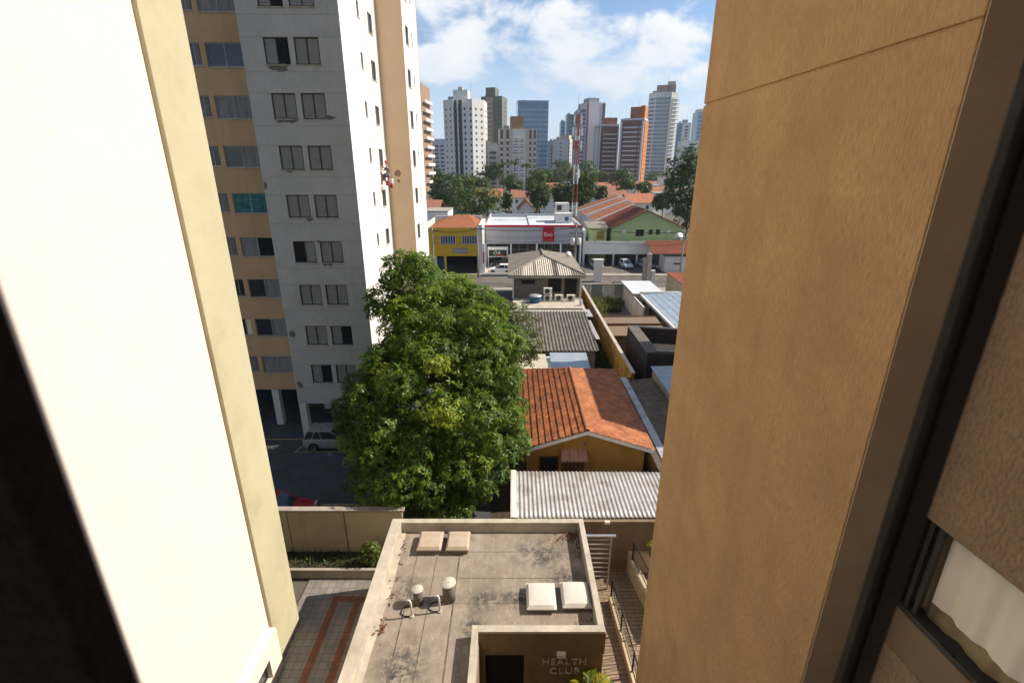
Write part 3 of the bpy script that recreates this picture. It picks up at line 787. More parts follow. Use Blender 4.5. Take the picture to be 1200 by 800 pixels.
def car_meshes(L_=4.1, W=1.7, Hh=1.5, wagon=True, suv=False):
    """meshes of a car lying along +x (front at +x), centred, on z = 0"""
    gl = .28 if suv else .2; belt = .62 * Hh
    hw = W / 2; nose = L_ / 2
    def ring(x, zb, zt, w_, crown_=.0):
        # cross-section of the lower body at x
        return [(x, -w_ * .94, zb), (x, -w_, zb + .14), (x, -w_ * .99, (zb + zt) / 2), (x, -w_ * .93, zt - .05), (x, -w_ * .82, zt + crown_), (x, w_ * .82, zt + crown_), (x, w_ * .93, zt - .05), (x, w_ * .99, (zb + zt) / 2), (x, w_, zb + .14), (x, w_ * .94, zb)]
    st = [(-nose, gl + .18, belt - .12, hw * .80), (-nose + .06, gl + .06, belt - .02, hw * .92), (-nose + .35, gl, belt + .01, hw), (-.3, gl, belt, hw), (nose * .42, gl, belt - .02, hw),
          (nose - .75, gl, belt - .07, hw * .99), (nose - .25, gl + .02, belt - .20, hw * .95), (nose - .06, gl + .08, belt - .30, hw * .86), (nose, gl + .16, belt - .40, hw * .74)]
    body = MB().loft([ring(*s_) for s_ in st])
    xb = -nose + (.12 if wagon else .75); xf = nose * .42
    rx0 = xb + (.30 if wagon else .42); rx1 = xf - .85
    tw = hw * .74; bw = hw * .86; zt = Hh
    cab = MB().loft([[(xb, -bw, belt - .03), (xf, -bw, belt - .03), (xf, bw, belt - .03), (xb, bw, belt - .03)], [(rx0, -tw, zt - .05), (rx1, -tw, zt - .05), (rx1, tw, zt - .05), (rx0, tw, zt - .05)]])
    roof = MB().loft([[(rx0 - .06, -tw - .03, zt - .06), (rx1 + .08, -tw - .03, zt - .07), (rx1 + .08, tw + .03, zt - .07), (rx0 - .06, tw + .03, zt - .06)], [(rx0 + .02, -tw + .04, zt), (rx1 - .05, -tw + .04, zt), (rx1 - .05, tw - .04, zt), (rx0 + .02, tw - .04, zt)]])
    pil = MB()
    for s_ in (-1, 1):
        for (x0, x1, r) in ((xb, rx0, .05), (xf, rx1, .035), ((xb + xf) / 2 - .1, (rx0 + rx1) / 2 - .05, .04)):
            pil.bar((x0, s_ * (bw + .005), belt - .03), (x1, s_ * (tw + .005), zt - .05), r, 5)
        if wagon: pil.bar((xb + .55, s_ * (bw + .005), belt - .03), (rx0 + .5, s_ * (tw + .005), zt - .05), .05, 5)
    r = .33 if suv else .30
    tyre = MB().lathe([(r * .6, -.1), (r * .93, -.1), (r, -.06), (r, .06), (r * .93, .1), (r * .6, .1)], n=20); rim = MB().lathe([(.02, .085), (r * .34, .07), (r * .6, .095), (r * .6, -.09), (.02, -.09)], n=12)
    for q in (tyre, rim): q.v = [(a, -c, b_) for a, b_, c in q.v]
    lamp = MB().box(-.05, -.17, -.07, .05, .17, .07); tail = MB().box(-.04, -.11, -.14, .04, .11, .14); bump = MB().box(-.05, -hw * .8, -.07, .05, hw * .8, .07)
    plate = MB().box(-.01, -.2, -.06, .01, .2, .06)
    wells = MB()
    for x in (-L_ * .30, L_ * .315):
        for s_ in (-1, 1):
            wells.add([(x + (r + .05) * math.cos(a), s_ * (hw + .006), r + (r + .05) * math.sin(a)) for a in [math.pi * i / 10 for i in range(11)]] + [(x - r - .05, s_ * (hw + .006), gl), (x + r + .05, s_ * (hw + .006), gl)], [tuple(range(13))])
    return dict(body=body, cab=cab, roof=roof, pil=pil, tyre=tyre, rim=rim, lamp=lamp, tail=tail, bump=bump, plate=plate, wells=wells, r=r, L=L_, hw=hw, belt=belt, nose=nose, xb=xb)


PAINTS = {}


def car(label, loc, rotz, colour, group=None, **kw):
    k = car_meshes(**kw); cname = 'paint_%d' % len(PAINTS)
    paint = M(cname, colour, .3, .06, 1, spec=.6); PAINTS[cname] = 1
    t = thing('parked_car', label, 'car', loc, rotz, group)
    body = k['body'].build('body', paint, t, smooth=True, bevel=.03)
    k['wells'].build('wheel_arch', tyre_m, body)
    k['cab'].build('windows', win_glass, t); k['pil'].build('pillars', paint, t); k['roof'].build('roof', paint, t, bevel=.03)
    tm = k['tyre'].mesh('tyre', tyre_m, True); rm = k['rim'].mesh('rim', rim_m)
    for x in (-k['L'] * .30, k['L'] * .315):
        for s_ in (-1, 1):
            q = inst(tm, 'wheel', t, (x, s_ * (k['hw'] - .07), k['r'])); inst(rm, 'rim', q, (0, -.02 * s_ * -1, 0), 0 if s_ < 0 else math.pi)
    lm = k['lamp'].mesh('headlight', lamp_clear); tl = k['tail'].mesh('tail_light', lamp_red)
    for s_ in (-1, 1):
        inst(lm, 'headlight', t, (k['nose'] - .16, s_ * k['hw'] * .66, k['belt'] - .30)); inst(tl, 'tail_light', t, (-k['nose'] + .05, s_ * k['hw'] * .72, k['belt'] - .16))
    bm = k['bump'].mesh('bumper', dark_alu); inst(bm, 'bumper', t, (k['nose'] - .03, 0, .42)); inst(bm, 'bumper', t, (-k['nose'] + .0, 0, .42))
    inst(k['plate'].mesh('number_plate', sign_white), 'number_plate', t, (-k['nose'] - .055, 0, .60))
    return t


car('silver hatchback parked beside the pilotis, half hidden under the tree', (-12.35, 30.25, 0), 0, (.26, .26, .25), L_=4.0, W=1.66, Hh=1.46)
p = D(342, 584, 21.6)
car('red car behind the cream wall, only its roof showing', (-12.9, 22.55, .0), 0, (.40, .012, .015), L_=4.1, W=1.7, Hh=1.5)

# ================================================================== the club annex with its stained roof


def slab_mat():
    m = bpy.data.materials.new('roof_slab'); m.use_nodes = True; nt = m.node_tree; N = nt.nodes.new; L = nt.links.new
    p = nt.nodes['Principled BSDF']; p.inputs['Roughness'].default_value = .9; p.inputs['Specular IOR Level'].default_value = .25
    tc = N('ShaderNodeTexCoord')

    def noise(sc, det, off=0, st=(1, 1, 1), rgh=.6):
        mp = N('ShaderNodeMapping'); mp.inputs['Scale'].default_value = st; mp.inputs['Location'].default_value = (off, off * .6, 0); L(tc.outputs['Object'], mp.inputs[0])
        n = N('ShaderNodeTexNoise'); n.inputs['Scale'].default_value = sc; n.inputs['Detail'].default_value = det; n.inputs['Roughness'].default_value = rgh; L(mp.outputs[0], n.inputs[0]); return n.outputs['Fac']

    def mr(k, a, b, c=0.0, d=1.0):
        n = N('ShaderNodeMapRange'); L(k, n.inputs[0])
        for i, q in enumerate((a, b, c, d)): n.inputs[i + 1].default_value = q
        return n.outputs[0]

    def mix(f, a, b):
        n = N('ShaderNodeMix'); n.data_type = 'RGBA'; L(f, n.inputs[0])
        for i, q in ((6, a), (7, b)):
            if isinstance(q, tuple): n.inputs[i].default_value = (*q, 1)
            else: L(q, n.inputs[i])
        return n.outputs[2]

    def mul(a, b):
        n = N('ShaderNodeMath'); n.operation = 'MULTIPLY'; L(a, n.inputs[0]); L(b, n.inputs[1]); return n.outputs[0]
    c = mix(mr(noise(.5, 5), .3, .7), (.225, .182, .14), (.35, .30, .245))
    c = mix(mr(noise(2.3, 8, 3), .35, .75, 0, .7), c, (.165, .135, .11))
    c = mix(mr(noise(7, 6, 1, (1, .25, 1)), .5, .75, 0, .5), c, (.40, .34, .27))
    # black mould where water stands, in the middle back of the slab
    sp = N('ShaderNodeSeparateXYZ'); L(tc.outputs['Object'], sp.inputs[0])

    def spot(cx, cy, rx, ry):
        cb = N('ShaderNodeVectorMath'); cb.operation = 'SUBTRACT'; L(tc.outputs['Object'], cb.inputs[0]); cb.inputs[1].default_value = (cx, cy, 0)
        sc = N('ShaderNodeVectorMath'); sc.operation = 'MULTIPLY'; L(cb.outputs[0], sc.inputs[0]); sc.inputs[1].default_value = (1 / rx, 1 / ry, 0)
        ln = N('ShaderNodeVectorMath'); ln.operation = 'LENGTH'; L(sc.outputs[0], ln.inputs[0]); return mr(ln.outputs['Value'], 1.0, .2)
    fine = mr(noise(4.5, 9, 7, rgh=.75), .42, .56)
    for cx, cy, rx, ry in ((2.2, 2.5, 1.6, 1.1), (-.2, .15, .9, .8), (-.4, -1.0, .7, .7), (3.1, 1.2, 1.0, .8), (-1.8, 3.4, 1.2, .5), (-3.0, .6, .9, .9), (-2.6, -2.6, 1.1, 1.6), (1.2, .3, 1.2, .6), (-3.6, -4.5, .8, 1.3)):
        c = mix(mul(mul(spot(cx, cy, rx, ry), fine), mr(noise(1.2, 3, 5), .3, .55, .6, 1.0)), c, (.045, .042, .042))
    c = mix(mul(mr(noise(9, 5, 9), .62, .70), mr(noise(1.1, 3, 4), .5, .6)), c, (.52, .48, .42))
    c = mix(mr(noise(30, 3, 2), .62, .75, 0, .6), c, (.12, .095, .07))
    L(c, p.inputs['Base Color'])
    b = N('ShaderNodeBump'); b.inputs['Strength'].default_value = .35; b.inputs['Distance'].default_value = .02; L(noise(22, 6), b.inputs['Height']); L(b.outputs[0], p.inputs['Normal'])
    return m


conc_roof = slab_mat()
HC = thing('club_annex', 'flat roofed club annex below, stained slab roof behind a low parapet', 'building', (-1, 14, 0))
mb = MB()
mb.prism([(-5.28, 7), (-1.12, 7), (-1.12, 12.42), (3.13, 12.42), (3.13, 18.03), (-5.28, 18.03)], 3.0, 3.2)
roof = mb.build('roof', conc_roof, HC, w=1)
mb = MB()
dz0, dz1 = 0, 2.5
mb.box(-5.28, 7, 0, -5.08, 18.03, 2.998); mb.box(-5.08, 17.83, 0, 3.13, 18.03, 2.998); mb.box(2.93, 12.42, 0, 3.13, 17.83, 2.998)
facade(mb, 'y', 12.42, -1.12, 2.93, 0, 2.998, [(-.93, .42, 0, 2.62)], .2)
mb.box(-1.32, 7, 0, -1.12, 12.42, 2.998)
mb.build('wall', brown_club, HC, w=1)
MB().box(-1.1, 12.66, 0, .6, 12.7, 2.9).build('door_opening', dark_gap, HC, w=1)
par = MB()
H0, H1 = 3.0, 3.72
par.box(-5.30, 7, 3.0, -4.86, 17.78, 3.72)
par.box(-5.30, 17.78, 3.0, 3.15, 18.05, 3.72)
par.box(2.93, 12.66, 3.0, 3.15, 17.78, 3.72)
par.box(-1.14, 12.40, 3.0, 3.15, 12.66, 3.72)
par.box(-1.36, 7, 3.0, -1.14, 12.66, 3.72)
pa = par.build('parapet', concrete_l, HC, w=1, bevel=.012)
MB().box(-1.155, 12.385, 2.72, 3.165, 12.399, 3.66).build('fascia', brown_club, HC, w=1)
# cement fillet along the left gutter and a drain channel
MB().prism([(-4.86, 7), (-4.62, 7), (-4.70, 12), (-4.60, 15), (-4.68, 17.78), (-4.86, 17.78)], 3.2, 3.235).build('gutter_fillet', concrete_l, HC, w=1)
mb = MB()
for x, ya_, yb_, wd_ in ((-3.95, 7.2, 17.7, .03), (-3.12, 7.2, 17.7, .025), (-2.2, 7.2, 17.75, .05)): mb.box(x, ya_, 3.201, x + wd_, yb_, 3.207)
mb.box(-2.149, 15.2, 3.201, 2.9, 15.225, 3.207); mb.box(-2.149, 16.6, 3.201, 2.9, 16.622, 3.207); mb.box(-2.149, 14.0, 3.201, 2.9, 14.02, 3.207)
mb.build('joint_strip', M('joint_mortar', (.13, .105, .08), .9, .6, 3), HC, w=1)
# writing on the shaded front
q = inst(text_mesh('HEALTH', .40, .04, M('polished_letters', (.50, .46, .39), .35, .4, 5), 1.08), 'lettering', HC, Vector((1.02, 12.37, 2.24)) - HC.location)
q = inst(text_mesh('CLUB', .40, .04, M('polished_letters', (.75, .70, .62)), 1.12), 'lettering', HC, Vector((1.30, 12.37, 1.80)) - HC.location)
q = MB().box(1.53, 12.25, 2.66, 1.83, 12.418, 2.84).build('wall_lamp', ac_white, HC, w=1, bevel=.02)

# skylights on the roof: two beige lids at the back, two white acrylic domes in front


def skylight(label, x0, y0, x1, y1, top, mcap, g, h=.30, dome=.07):
    c = ((x0 + x1) / 2, (y0 + y1) / 2, 3.205)
    t = thing('skylight', label, 'skylight', c, 0, g)
    hx, hy = (x1 - x0) / 2, (y1 - y0) / 2
    MB().box(-hx + .05, -hy + .05, 0, hx - .05, hy - .05, h * .58).build('curb', dark_conc, t)
    rows = []
    for j in range(13):
        r = []
        for i in range(13):
            a, b_ = -1 + 2 * i / 12, -1 + 2 * j / 12
            z = h * .72 + (h * .28) * min(1, 9 * (1 - max(abs(a), abs(b_)))) + dome * (1 - abs(a) ** 3) * (1 - abs(b_) ** 3)
            r.append((a * hx, b_ * hy, z))
        rows.append(r)
    mb = MB().grid(rows); mb.box(-hx, -hy, h * .58, hx, hy, h * .72 + .002)
    mb.build('lid', mcap, t, smooth=False)
    return t


skylight('beige weathered roof light, left of the pair by the back parapet', -3.97, 16.42, -2.95, 17.5, 0, beige_lid, 'beige roof lights by the back parapet', .36, .02)
skylight('beige roof light with a scuffed bright corner, right of the pair by the back parapet', -2.75, 16.42, -1.8, 17.5, 0, beige_lid, 'beige roof lights by the back parapet', .36, .02)
skylight('white domed roof light fully in the sun near the front parapet', .53, 13.55, 1.62, 14.75, 0, acrylic, 'white roof lights')
skylight('white domed roof light half shaded beside the right parapet', 1.83, 13.62, 2.9, 14.8, 0, acrylic, 'white roof lights')


def flue(label, x, y, r, h):
    t = thing('roof_vent', label, 'vent', (x, y, 3.205), 0, 'capped roof vents')
    MB().lathe([(r, 0), (r, h * .72), (r * .9, h * .74)], n=20).build('pipe', dark_conc, t, smooth=True)
    MB().lathe([(r * .5, h * .78), (r * 1.16, h * .78), (r * 1.18, h * .83), (r * .95, h * .87), (r * .4, h * .93), (.02, h * .94)], n=20).build('cap', M('pale_cap', (.50, .46, .40), .6, .4, 9), t)
    return t


flue('larger capped roof vent pipe, the right one on the slab roof', -2.35, 14.2, .24, .98)
flue('smaller capped roof vent pipe, the left one on the slab roof', -3.47, 14.05, .18, .80)
for k, (x, y, lab) in enumerate(((-2.62, 13.65, 'bent white conduit pipe beside the larger roof vent'), (-3.6, 13.45, 'bent white conduit pipe beside the smaller roof vent'))):
    t = thing('conduit_pipe', lab, 'pipe', (x, y, 3.205), 0, 'conduits by the vents')
    MB().tube([(0, 0, 0), (0, 0, .62), (-.03, .01, .72), (-.1, .02, .74), (-.15, .03, .68)], .035, 8).build('pipe', offwhite, t, smooth=True)
    MB().lathe([(.09, 0), (.08, .05), (.04, .07)], n=10).build('collar', concrete_l, t)
    MB().tube([(-.02, 0, .02), (-.25, -.02, .03), (-.42, .1, .03), (-.40, .32, .03), (-.22, .42, .03), (0, .38, .03)], .02, 6).build('cable', black_rubber, t, smooth=True)
# dry leaves blown into the corners
rng2 = np.random.default_rng(8); PP = []
for cx, cy, sx, sy, n in ((2.6, 17.5, .3, .2, 110), (-4.6, 16.9, .08, .6, 22), (-4.58, 12.9, .07, .2, 34), (2.6, 13.2, .2, .1, 14), (-4.6, 14.5, .07, 1.2, 20), (2.78, 16.9, .07, .4, 25), (1.9, 12.85, .5, .06, 12)):
    PP.append(np.column_stack([rng2.normal(cx, sx, n), rng2.normal(cy, sy, n), rng2.uniform(3.215, 3.26, n)]))
P = np.vstack(PP); P = P[(P[:, 0] > -4.84) & (P[:, 0] < 2.9) & (P[:, 1] < 17.75)]; n = len(P)
dd = rng2.normal(size=(n, 3)); dd[:, 2] *= .25; nn = rng2.normal(size=(n, 3)) * .35; nn[:, 2] = 1
o = bpy.data.objects.new('fallen_leaves', leaf_mesh('fallen_leaves', P, dd, nn, rng2.uniform(.08, .2, n), rng2.uniform(.03, .08, n), rng2.uniform(0, 1, n), leaf_dry)); COL.objects.link(o); tag(o, kind='stuff')


def palm(label, loc, h, n, L_, seed, trunk=.07, name='palm_plant', cat='palm', m=leaf_palm, width=.055, seg=16, llen=.34, group=None, tintb=.5):
    rg = np.random.default_rng(seed)
    t = thing(name, label, cat, loc, 0, group)
    MB().tube([(0, 0, -.05), (.01, 0, h * .5), (0, .01, h)], [trunk * 1.25, trunk, trunk * .8], 9).build('trunk', bark, t, smooth=True)
    P = []; dd = []; nn = []; ln = []; wd = []; tt = []; rb = MB()
    for k in range(n):
        az = 2 * math.pi * k / n + rg.uniform(-.3, .3); el = rg.uniform(.25, 1.25); LL = L_ * rg.uniform(.8, 1.1)
        p = np.array([0, 0, h], float); e = el; pts = [p.copy()]; tb = rg.uniform(-.2, .3) + tintb
        for q in range(seg):
            st = np.array([math.cos(az) * math.cos(e), math.sin(az) * math.cos(e), math.sin(e)]) * LL / seg
            p = p + st; e -= 2.1 / seg * (.4 + 1.1 * q / seg); pts.append(p.copy())
            if q < 2: continue
            side = np.array([-math.sin(az), math.cos(az), 0]); f = math.sin(math.pi * min(1, (q + 1) / seg * .92 + .05))
            for s_ in (-1, 1):
                for hf in (0, .5):
                    P.append(p - st * hf); dd.append(st / np.linalg.norm(st) * .75 + side * s_ * .8 + np.array([0, 0, -.18 + rg.normal(0, .12)])); nn.append([0, 0, 1]); ln.append(llen * L_ * f * rg.uniform(.8, 1.1)); wd.append(width * L_); tt.append(np.clip(tb + rg.normal(0, .1), 0, 1))
        rb.tube(pts, [.016 * L_ * (1 - .8 * i / seg) + .002 for i in range(seg + 1)], 4)
    inst(leaf_mesh('fronds', np.array(P), np.array(dd), np.array(nn, float), np.array(ln), np.array(wd), np.array(tt), m), 'fronds', t)
    rb.build('ribs', m, t)
    return t


b = D(693, 800, 11.9)
palm('yellow green palm plant in front of the brown club wall', (b.x - .05, 11.75, 0), 1.45, 15, 1.15, 4)
b = D(776, 622, 18.6)
palm('small yellow palm beside the ochre wall near the corrugated carport', (b.x + .05, 18.5, 0), 1.7, 9, .9, 6)

# ================================================================== walkway on the right: wall, gate, railings
t = thing('retaining_wall', 'dark brown wall under the corrugated carport roof with a small white light', 'wall', (5, 19.1, 0))
MB().box(3.2, 18.9, 0, 12, 19.08, 2.84).build('wall', M('dark_brown_wall', (.20, .145, .095), .9, .15, 1.2, bump=.2, streak=.3), t, w=1)
p = D(712, 614, 18.7)
MB().box(p.x - .12, 18.75, p.z - .07, p.x + .12, 18.898, p.z + .07).build('wall_lamp', ac_white, t, w=1, bevel=.02)
t = thing('steel_gate', 'light steel gate of horizontal bars between the club parapet and walkway', 'gate', (3.9, 17.9, 0))
mb = MB()
for i in range(9): mb.bar((3.2, 17.75, .75 + i * .26), (4.4, 17.75, .75 + i * .26), .032, 8)
mb.build('bars', steel, t, w=1)
for x in (3.24, 4.4): MB().box(x - .035, 17.70, 0, x + .035, 17.80, 3.0).build('post', steel, t, w=1)
MB().box(3.2, 17.69, 3.003, 4.6, 17.81, 3.07).build('handrail', steel, t, w=1)


def railing(label, a, b, z, h, npost, wall_z, wall_w=.22):
    a = Vector((*a, 0)); b = Vector((*b, 0)); t = thing('railing', label, 'railing', (a.x, a.y, 0))
    d = (b - a); n = Vector((-d.y, d.x, 0)).normalized() * wall_w / 2
    MB().prism([tuple((a - n).xy), tuple((b - n).xy), tuple((b + n).xy), tuple((a + n).xy)], 0, wall_z).build('low_wall', cream_wall, t, w=1, bevel=.01)
    za = Vector((0, 0, wall_z)); zb = Vector((0, 0, wall_z + h)); mid = Vector((0, 0, wall_z + .1))
    MB().bar(a + zb, b + zb, .03, 8).bar(a + mid, b + mid, .018, 6).build('handrail', black_steel, t, w=1)
    L_ = d.length; k = int(L_ / .13); bm = MB()
    for i in range(k + 1): q = a + d * i / k; bm.bar(q + mid, q + zb, .011, 5)
    bm.build('balusters', black_steel, t, w=1)
    for i in range(npost):
        q = a + d * i / (npost - 1); MB().box(q.x - .03, q.y - .03, wall_z, q.x + .03, q.y + .03, wall_z + h + .02).build('post', black_steel, t, w=1)
    return t


A1 = G(716, 698, .3); A2 = G(739, 780, .3); dv = (A2 - A1)
A3 = A1 + dv * 1.6
railing('black steel railing on a low cream wall along the middle of the walkway', (A1.x, A1.y), (A3.x, A3.y), 0, 1.0, 4, .3)
B1 = G(741, 655, .9); B2 = G(757, 693, .9)
railing('shorter black steel railing on a higher wall next to the ochre wall', (B1.x, B1.y), (B2.x + .35, B2.y - 1.6), 0, 1.0, 3, .9, .3)
t = thing('pillar_block', 'pale stepped masonry block between the railings at the back of the walkway', 'wall', (B1.x, B1.y + .6, 0))
MB().box(B1.x - .15, B1.y + .1, 0, B1.x + 1.6, B1.y + .55, 1.15).build('block', cream_wall, t, w=1, bevel=.015)

# ================================================================== carport roof and the tiled house
t = thing('carport', 'corrugated zinc carport roof between the tiled house and the club roof', 'carport', (4, 21, 0))
mb = MB(); corrugated(mb, -.05, 7.95, 19.12, 22.75, 2.86, 2.92, 2.98, 2.92, .215, .024, 'y', seg=10)
corr = mb.build('roof_sheet', zinc, t, w=1, smooth=True)
sol = corr.modifiers.new('thickness', 'SOLIDIFY'); sol.thickness = .008
mb = MB(); corrugated(mb, -.07, .22, 19.1, 22.76, 2.93, 2.93, 3.05, 3.05, .4, .01, 'y'); mb.build('edge_flashing', offwhite, t, w=1)
for x in (.15, 4, 7.8):
    MB().box(x - .05, 19.3, 0, x + .05, 19.4, 2.82).build('post', dark_conc, t, w=1)
MB().box(0, 19.22, 2.74, 7.9, 19.3, 2.82).box(0, 22.5, 2.78, 7.9, 22.58, 2.86).build('beam', dark_conc, t, w=1)

TH = thing('tiled_house', 'ochre yellow gabled house with orange clay tile roof right of the big tree', 'house', (4.2, 28, 0))
EX0, EX1, RX = .50, 7.98, 4.17
YF, YR, YE = 24.05, 33.0, 35.7
EZ, RZ = 3.45, 4.68
mb = MB()
hx0, hx1 = .95, 7.55
zat = lambda x: EZ + (RZ - EZ) * (1 - abs(x - RX) / (RX - EX0)) - .12
yf = 24.45
mb.add([(hx0, yf, 0), (hx1, yf, 0), (hx1, yf, zat(hx1)), (RX, yf, zat(RX)), (hx0, yf, zat(hx0))], [(0, 1, 2, 3, 4)])
mb.quad((hx0, yf, 0), (hx0, yf, zat(hx0)), (hx0, YE - .3, zat(hx0)), (hx0, YE - .3, 0)); mb.quad((hx1, yf, 0), (hx1, YE - .3, 0), (hx1, YE - .3, zat(hx1)), (hx1, yf, zat(hx1)))
mb.quad((hx0, YE - .3, 0), (hx0, YE - .3, zat(hx0)), (hx1, YE - .3, zat(hx1)), (hx1, YE - .3, 0))
mb.build('wall', yellow_house, TH, w=1)
nl = Vector((-(RZ - EZ), 0, RX - EX0)).normalized(); nr_ = Vector((RZ - EZ, 0, EX1 - RX)).normalized()
rg = random.Random(12)
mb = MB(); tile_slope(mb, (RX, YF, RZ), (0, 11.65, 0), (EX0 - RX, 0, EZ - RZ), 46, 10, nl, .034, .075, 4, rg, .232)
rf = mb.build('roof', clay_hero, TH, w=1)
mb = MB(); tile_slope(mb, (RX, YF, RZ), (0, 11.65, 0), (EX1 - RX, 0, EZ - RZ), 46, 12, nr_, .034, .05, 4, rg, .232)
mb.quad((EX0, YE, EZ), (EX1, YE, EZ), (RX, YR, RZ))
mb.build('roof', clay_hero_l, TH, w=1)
rd = MB()
for k in range(22):
    y0 = YF - .02 + k * (8.95 / 22); rd.loft([[(RX + .13 * math.cos(a) * s_, yy, RZ + .02 + .10 * math.sin(a) * s_) for a in [math.pi * i / 8 for i in range(9)]] for yy, s_ in ((y0, 1.06), (y0 + .44, .94))], cap=False)
rd.build('ridge_tiles', clay_l, rf, w=1, smooth=True)
fb = MB()
for x in (EX0, EX1):
    a = Vector((RX, YF, RZ - .02)); b_ = Vector((x, YF, EZ - .02)); dz = Vector((0, 0, -.22))
    for yy in (YF - .005,):
        fb.loft([[(p.x, yy + o_, p.z + z_) for o_, z_ in ((0, 0), (.04, 0), (.04, -.22), (0, -.22))] for p in (a, b_)])
fb.build('bargeboard', white_wood, TH, w=1)
mb = MB(); mb.quad((EX0, YF + .05, EZ - .1), (RX, YF + .05, RZ - .1), (RX, yf, RZ - .1), (EX0, yf, EZ - .1)); mb.quad((RX, YF + .05, RZ - .1), (EX1, YF + .05, EZ - .1), (EX1, yf, EZ - .1), (RX, yf, RZ - .1)); mb.build('soffit', white_wood, TH, w=1)
wp0 = D(632, 534, yf); wp1 = D(654, 556, yf)
mb = MB(); mb.box(wp0.x, yf - .05, wp1.z - .5, wp1.x, yf - .002, wp0.z); fw = mb.build('window', brown_wood, TH, w=1)
MB().box(wp0.x + .08, yf - .056, wp1.z - .5, wp1.x - .08, yf - .051, wp0.z - .08).build('pane', dark_gap, fw, w=1)
a0 = D(657, 534, yf - .3); a1 = D(689, 550, yf - .7)
mb = MB(); mb.loft([[(a0.x + .03, yf - .003, a0.z + .28), (a1.x - .03, yf - .003, a0.z + .28), (a1.x - .03, yf - .003, a0.z + .18), (a0.x + .03, yf - .003, a0.z + .18)], [(a0.x, yf - .62, a0.z - .12), (a1.x + .02, yf - .62, a0.z - .12), (a1.x + .02, yf - .62, a0.z - .2), (a0.x, yf - .62, a0.z - .2)]])
aw = mb.build('awning', awning_m, TH, w=1)
mb = MB()
for i in range(4):
    x = a0.x + .02 + (a1.x - a0.x - .04) * i / 3; mb.bar((x, yf - .01, a0.z + .285), (x, yf - .62, a0.z - .115), .012, 5)
mb.build('awning_rib', brown_wood, aw, w=1)
MB().box(a0.x + .1, yf - .03, 1.0, a1.x - .1, yf - .003, a0.z + .1).build('window', brown_wood, TH, w=1)
v = D(686, 520, yf - .01); mb = MB().lathe([(.0, 0), (.11, 0), (.11, .02), (.07, .02), (.07, .005), (0, .005)], n=16); mb.v = [(x + v.x, yf - .004 - z, y + v.z) for x, y, z in mb.v]; mb.build('vent_hole', dark_conc, TH, w=1)

# ================================================================== the big mango tree
BIG = [((-4.1, 25.2, 6.0), (4.7, 4.2, 4.5)), ((-6.0, 24.6, 5.2), (3.4, 3.3, 3.5)), ((-2.6, 24.2, 4.4), (3.3, 3.2, 3.6)), ((-3.6, 27.0, 9.4), (3.6, 3.3, 2.9)), ((-1.9, 27.3, 8.2), (2.7, 2.7, 2.7)),
       ((-5.1, 22.6, 3.4), (3.3, 2.5, 2.8)), ((-3.0, 22.6, 2.6), (2.6, 2.3, 2.2)), ((-6.1, 28.4, 12.4), (1.5, 1.5, 1.7)), ((-4.3, 29, 11.4), (1.9, 1.9, 1.6)), ((-7.0, 28.0, 10.6), (1.4, 1.6, 1.3)), ((-7.3, 25.4, 6.6), (1.9, 2.1, 2.0)), ((-2.2, 29, 10.4), (1.7, 1.7, 1.3)), ((-5.6, 27.8, 10.6), (1.7, 1.7, 1.6)), ((-4.2, 31.2, 9.0), (2.3, 2.2, 2.3)), ((-6.4, 30.6, 6.4), (2.0, 2.0, 2.2)), ((-3.6, 31, 6), (2.4, 2.2, 2.2))]  # rear lobes at the end added to keep the silver car in shade
tree('huge dense green tree with yellow new growth between grey block and tiled house', (-4.2, 25.2, 0),
     BIG[:7] + sublobes(BIG, 165, .6, 1.35, 5), 25000, 11, .27, .068, leaf_tree, 11, trunk_r=.38, yellow=.25, droop=.8, inner=.12, clump=7)
tree('thinner olive green tree leaning out beyond the right side of the big tree', (.6, 34, 0),
     [((.1, 34, 7.0), (1.9, 2.1, 2.2)), ((1.0, 34.5, 5.8), (1.2, 1.5, 1.4)), ((-1.0, 34, 7.9), (1.9, 1.9, 1.7))], 1300, 8, .30, .085, leaf_olive, 12, trunk_r=.16)
# ================================================================== back yards between the tiled house and the street


def sheet(mb, pts, th=.06):
    """a thin slab through four corner points"""
    a = [Vector(p) for p in pts]; n = (a[1] - a[0]).cross(a[2] - a[0]).normalized()
    if n.z < 0: n = -n
    return mb.loft([[p - n * th for p in a], a])


# narrow corrugated roof running along the right side of the tiled house
t = thing('lean_to_roof', 'long narrow dark corrugated lean-to roof with a pale strip along the tiled house', 'roof', (9, 28, 0))
mb = MB(); corrugated(mb, 8.15, 8.55, 23.4, 36, 2.55, 2.6, 2.55, 2.6, .2, .02, 'x', seg=6); mb.build('dark_sheet', fibro_dark, t, w=1)
MB().box(8.58, 23.6, 2.55, 9.05, 36, 2.66).build('pale_strip', zinc, t, w=1)
mb = MB(); corrugated(mb, 9.08, 11.0, 23.2, 35.5, 2.55, 2.75, 2.55, 2.75, .26, .035, 'x', seg=6); mb.build('dark_sheet', fibro_dark, t, w=1)
MB().box(8.2, 23.2, 0, 8.3, 35.8, 2.45).box(10.8, 23.2, 0, 10.95, 35.4, 2.5).build('wall', dark_conc, t, w=1)

t = thing('unseen_shadow_block', 'added unseen beige block behind the ochre wall, casting shade on the tiled roof', 'building', (24, 35, 0))  # out of view, added to throw the shadow patch onto the tiled roof
MB().box(18.5, 28.5, 0, 30, 42, 16.0).build('wall', cream_wall, t, w=1); MB().box(18.3, 28.3, 16.003, 30.2, 42.2, 16.3).build('coping', concrete, t, w=1)
for k in range(5):
    for y in (32, 34.6, 37.2, 39.8): MB().box(18.46, y, 2 + k * 3, 18.497, y + 1.3, 3.3 + k * 3).build('window', win_glass, t, w=1)

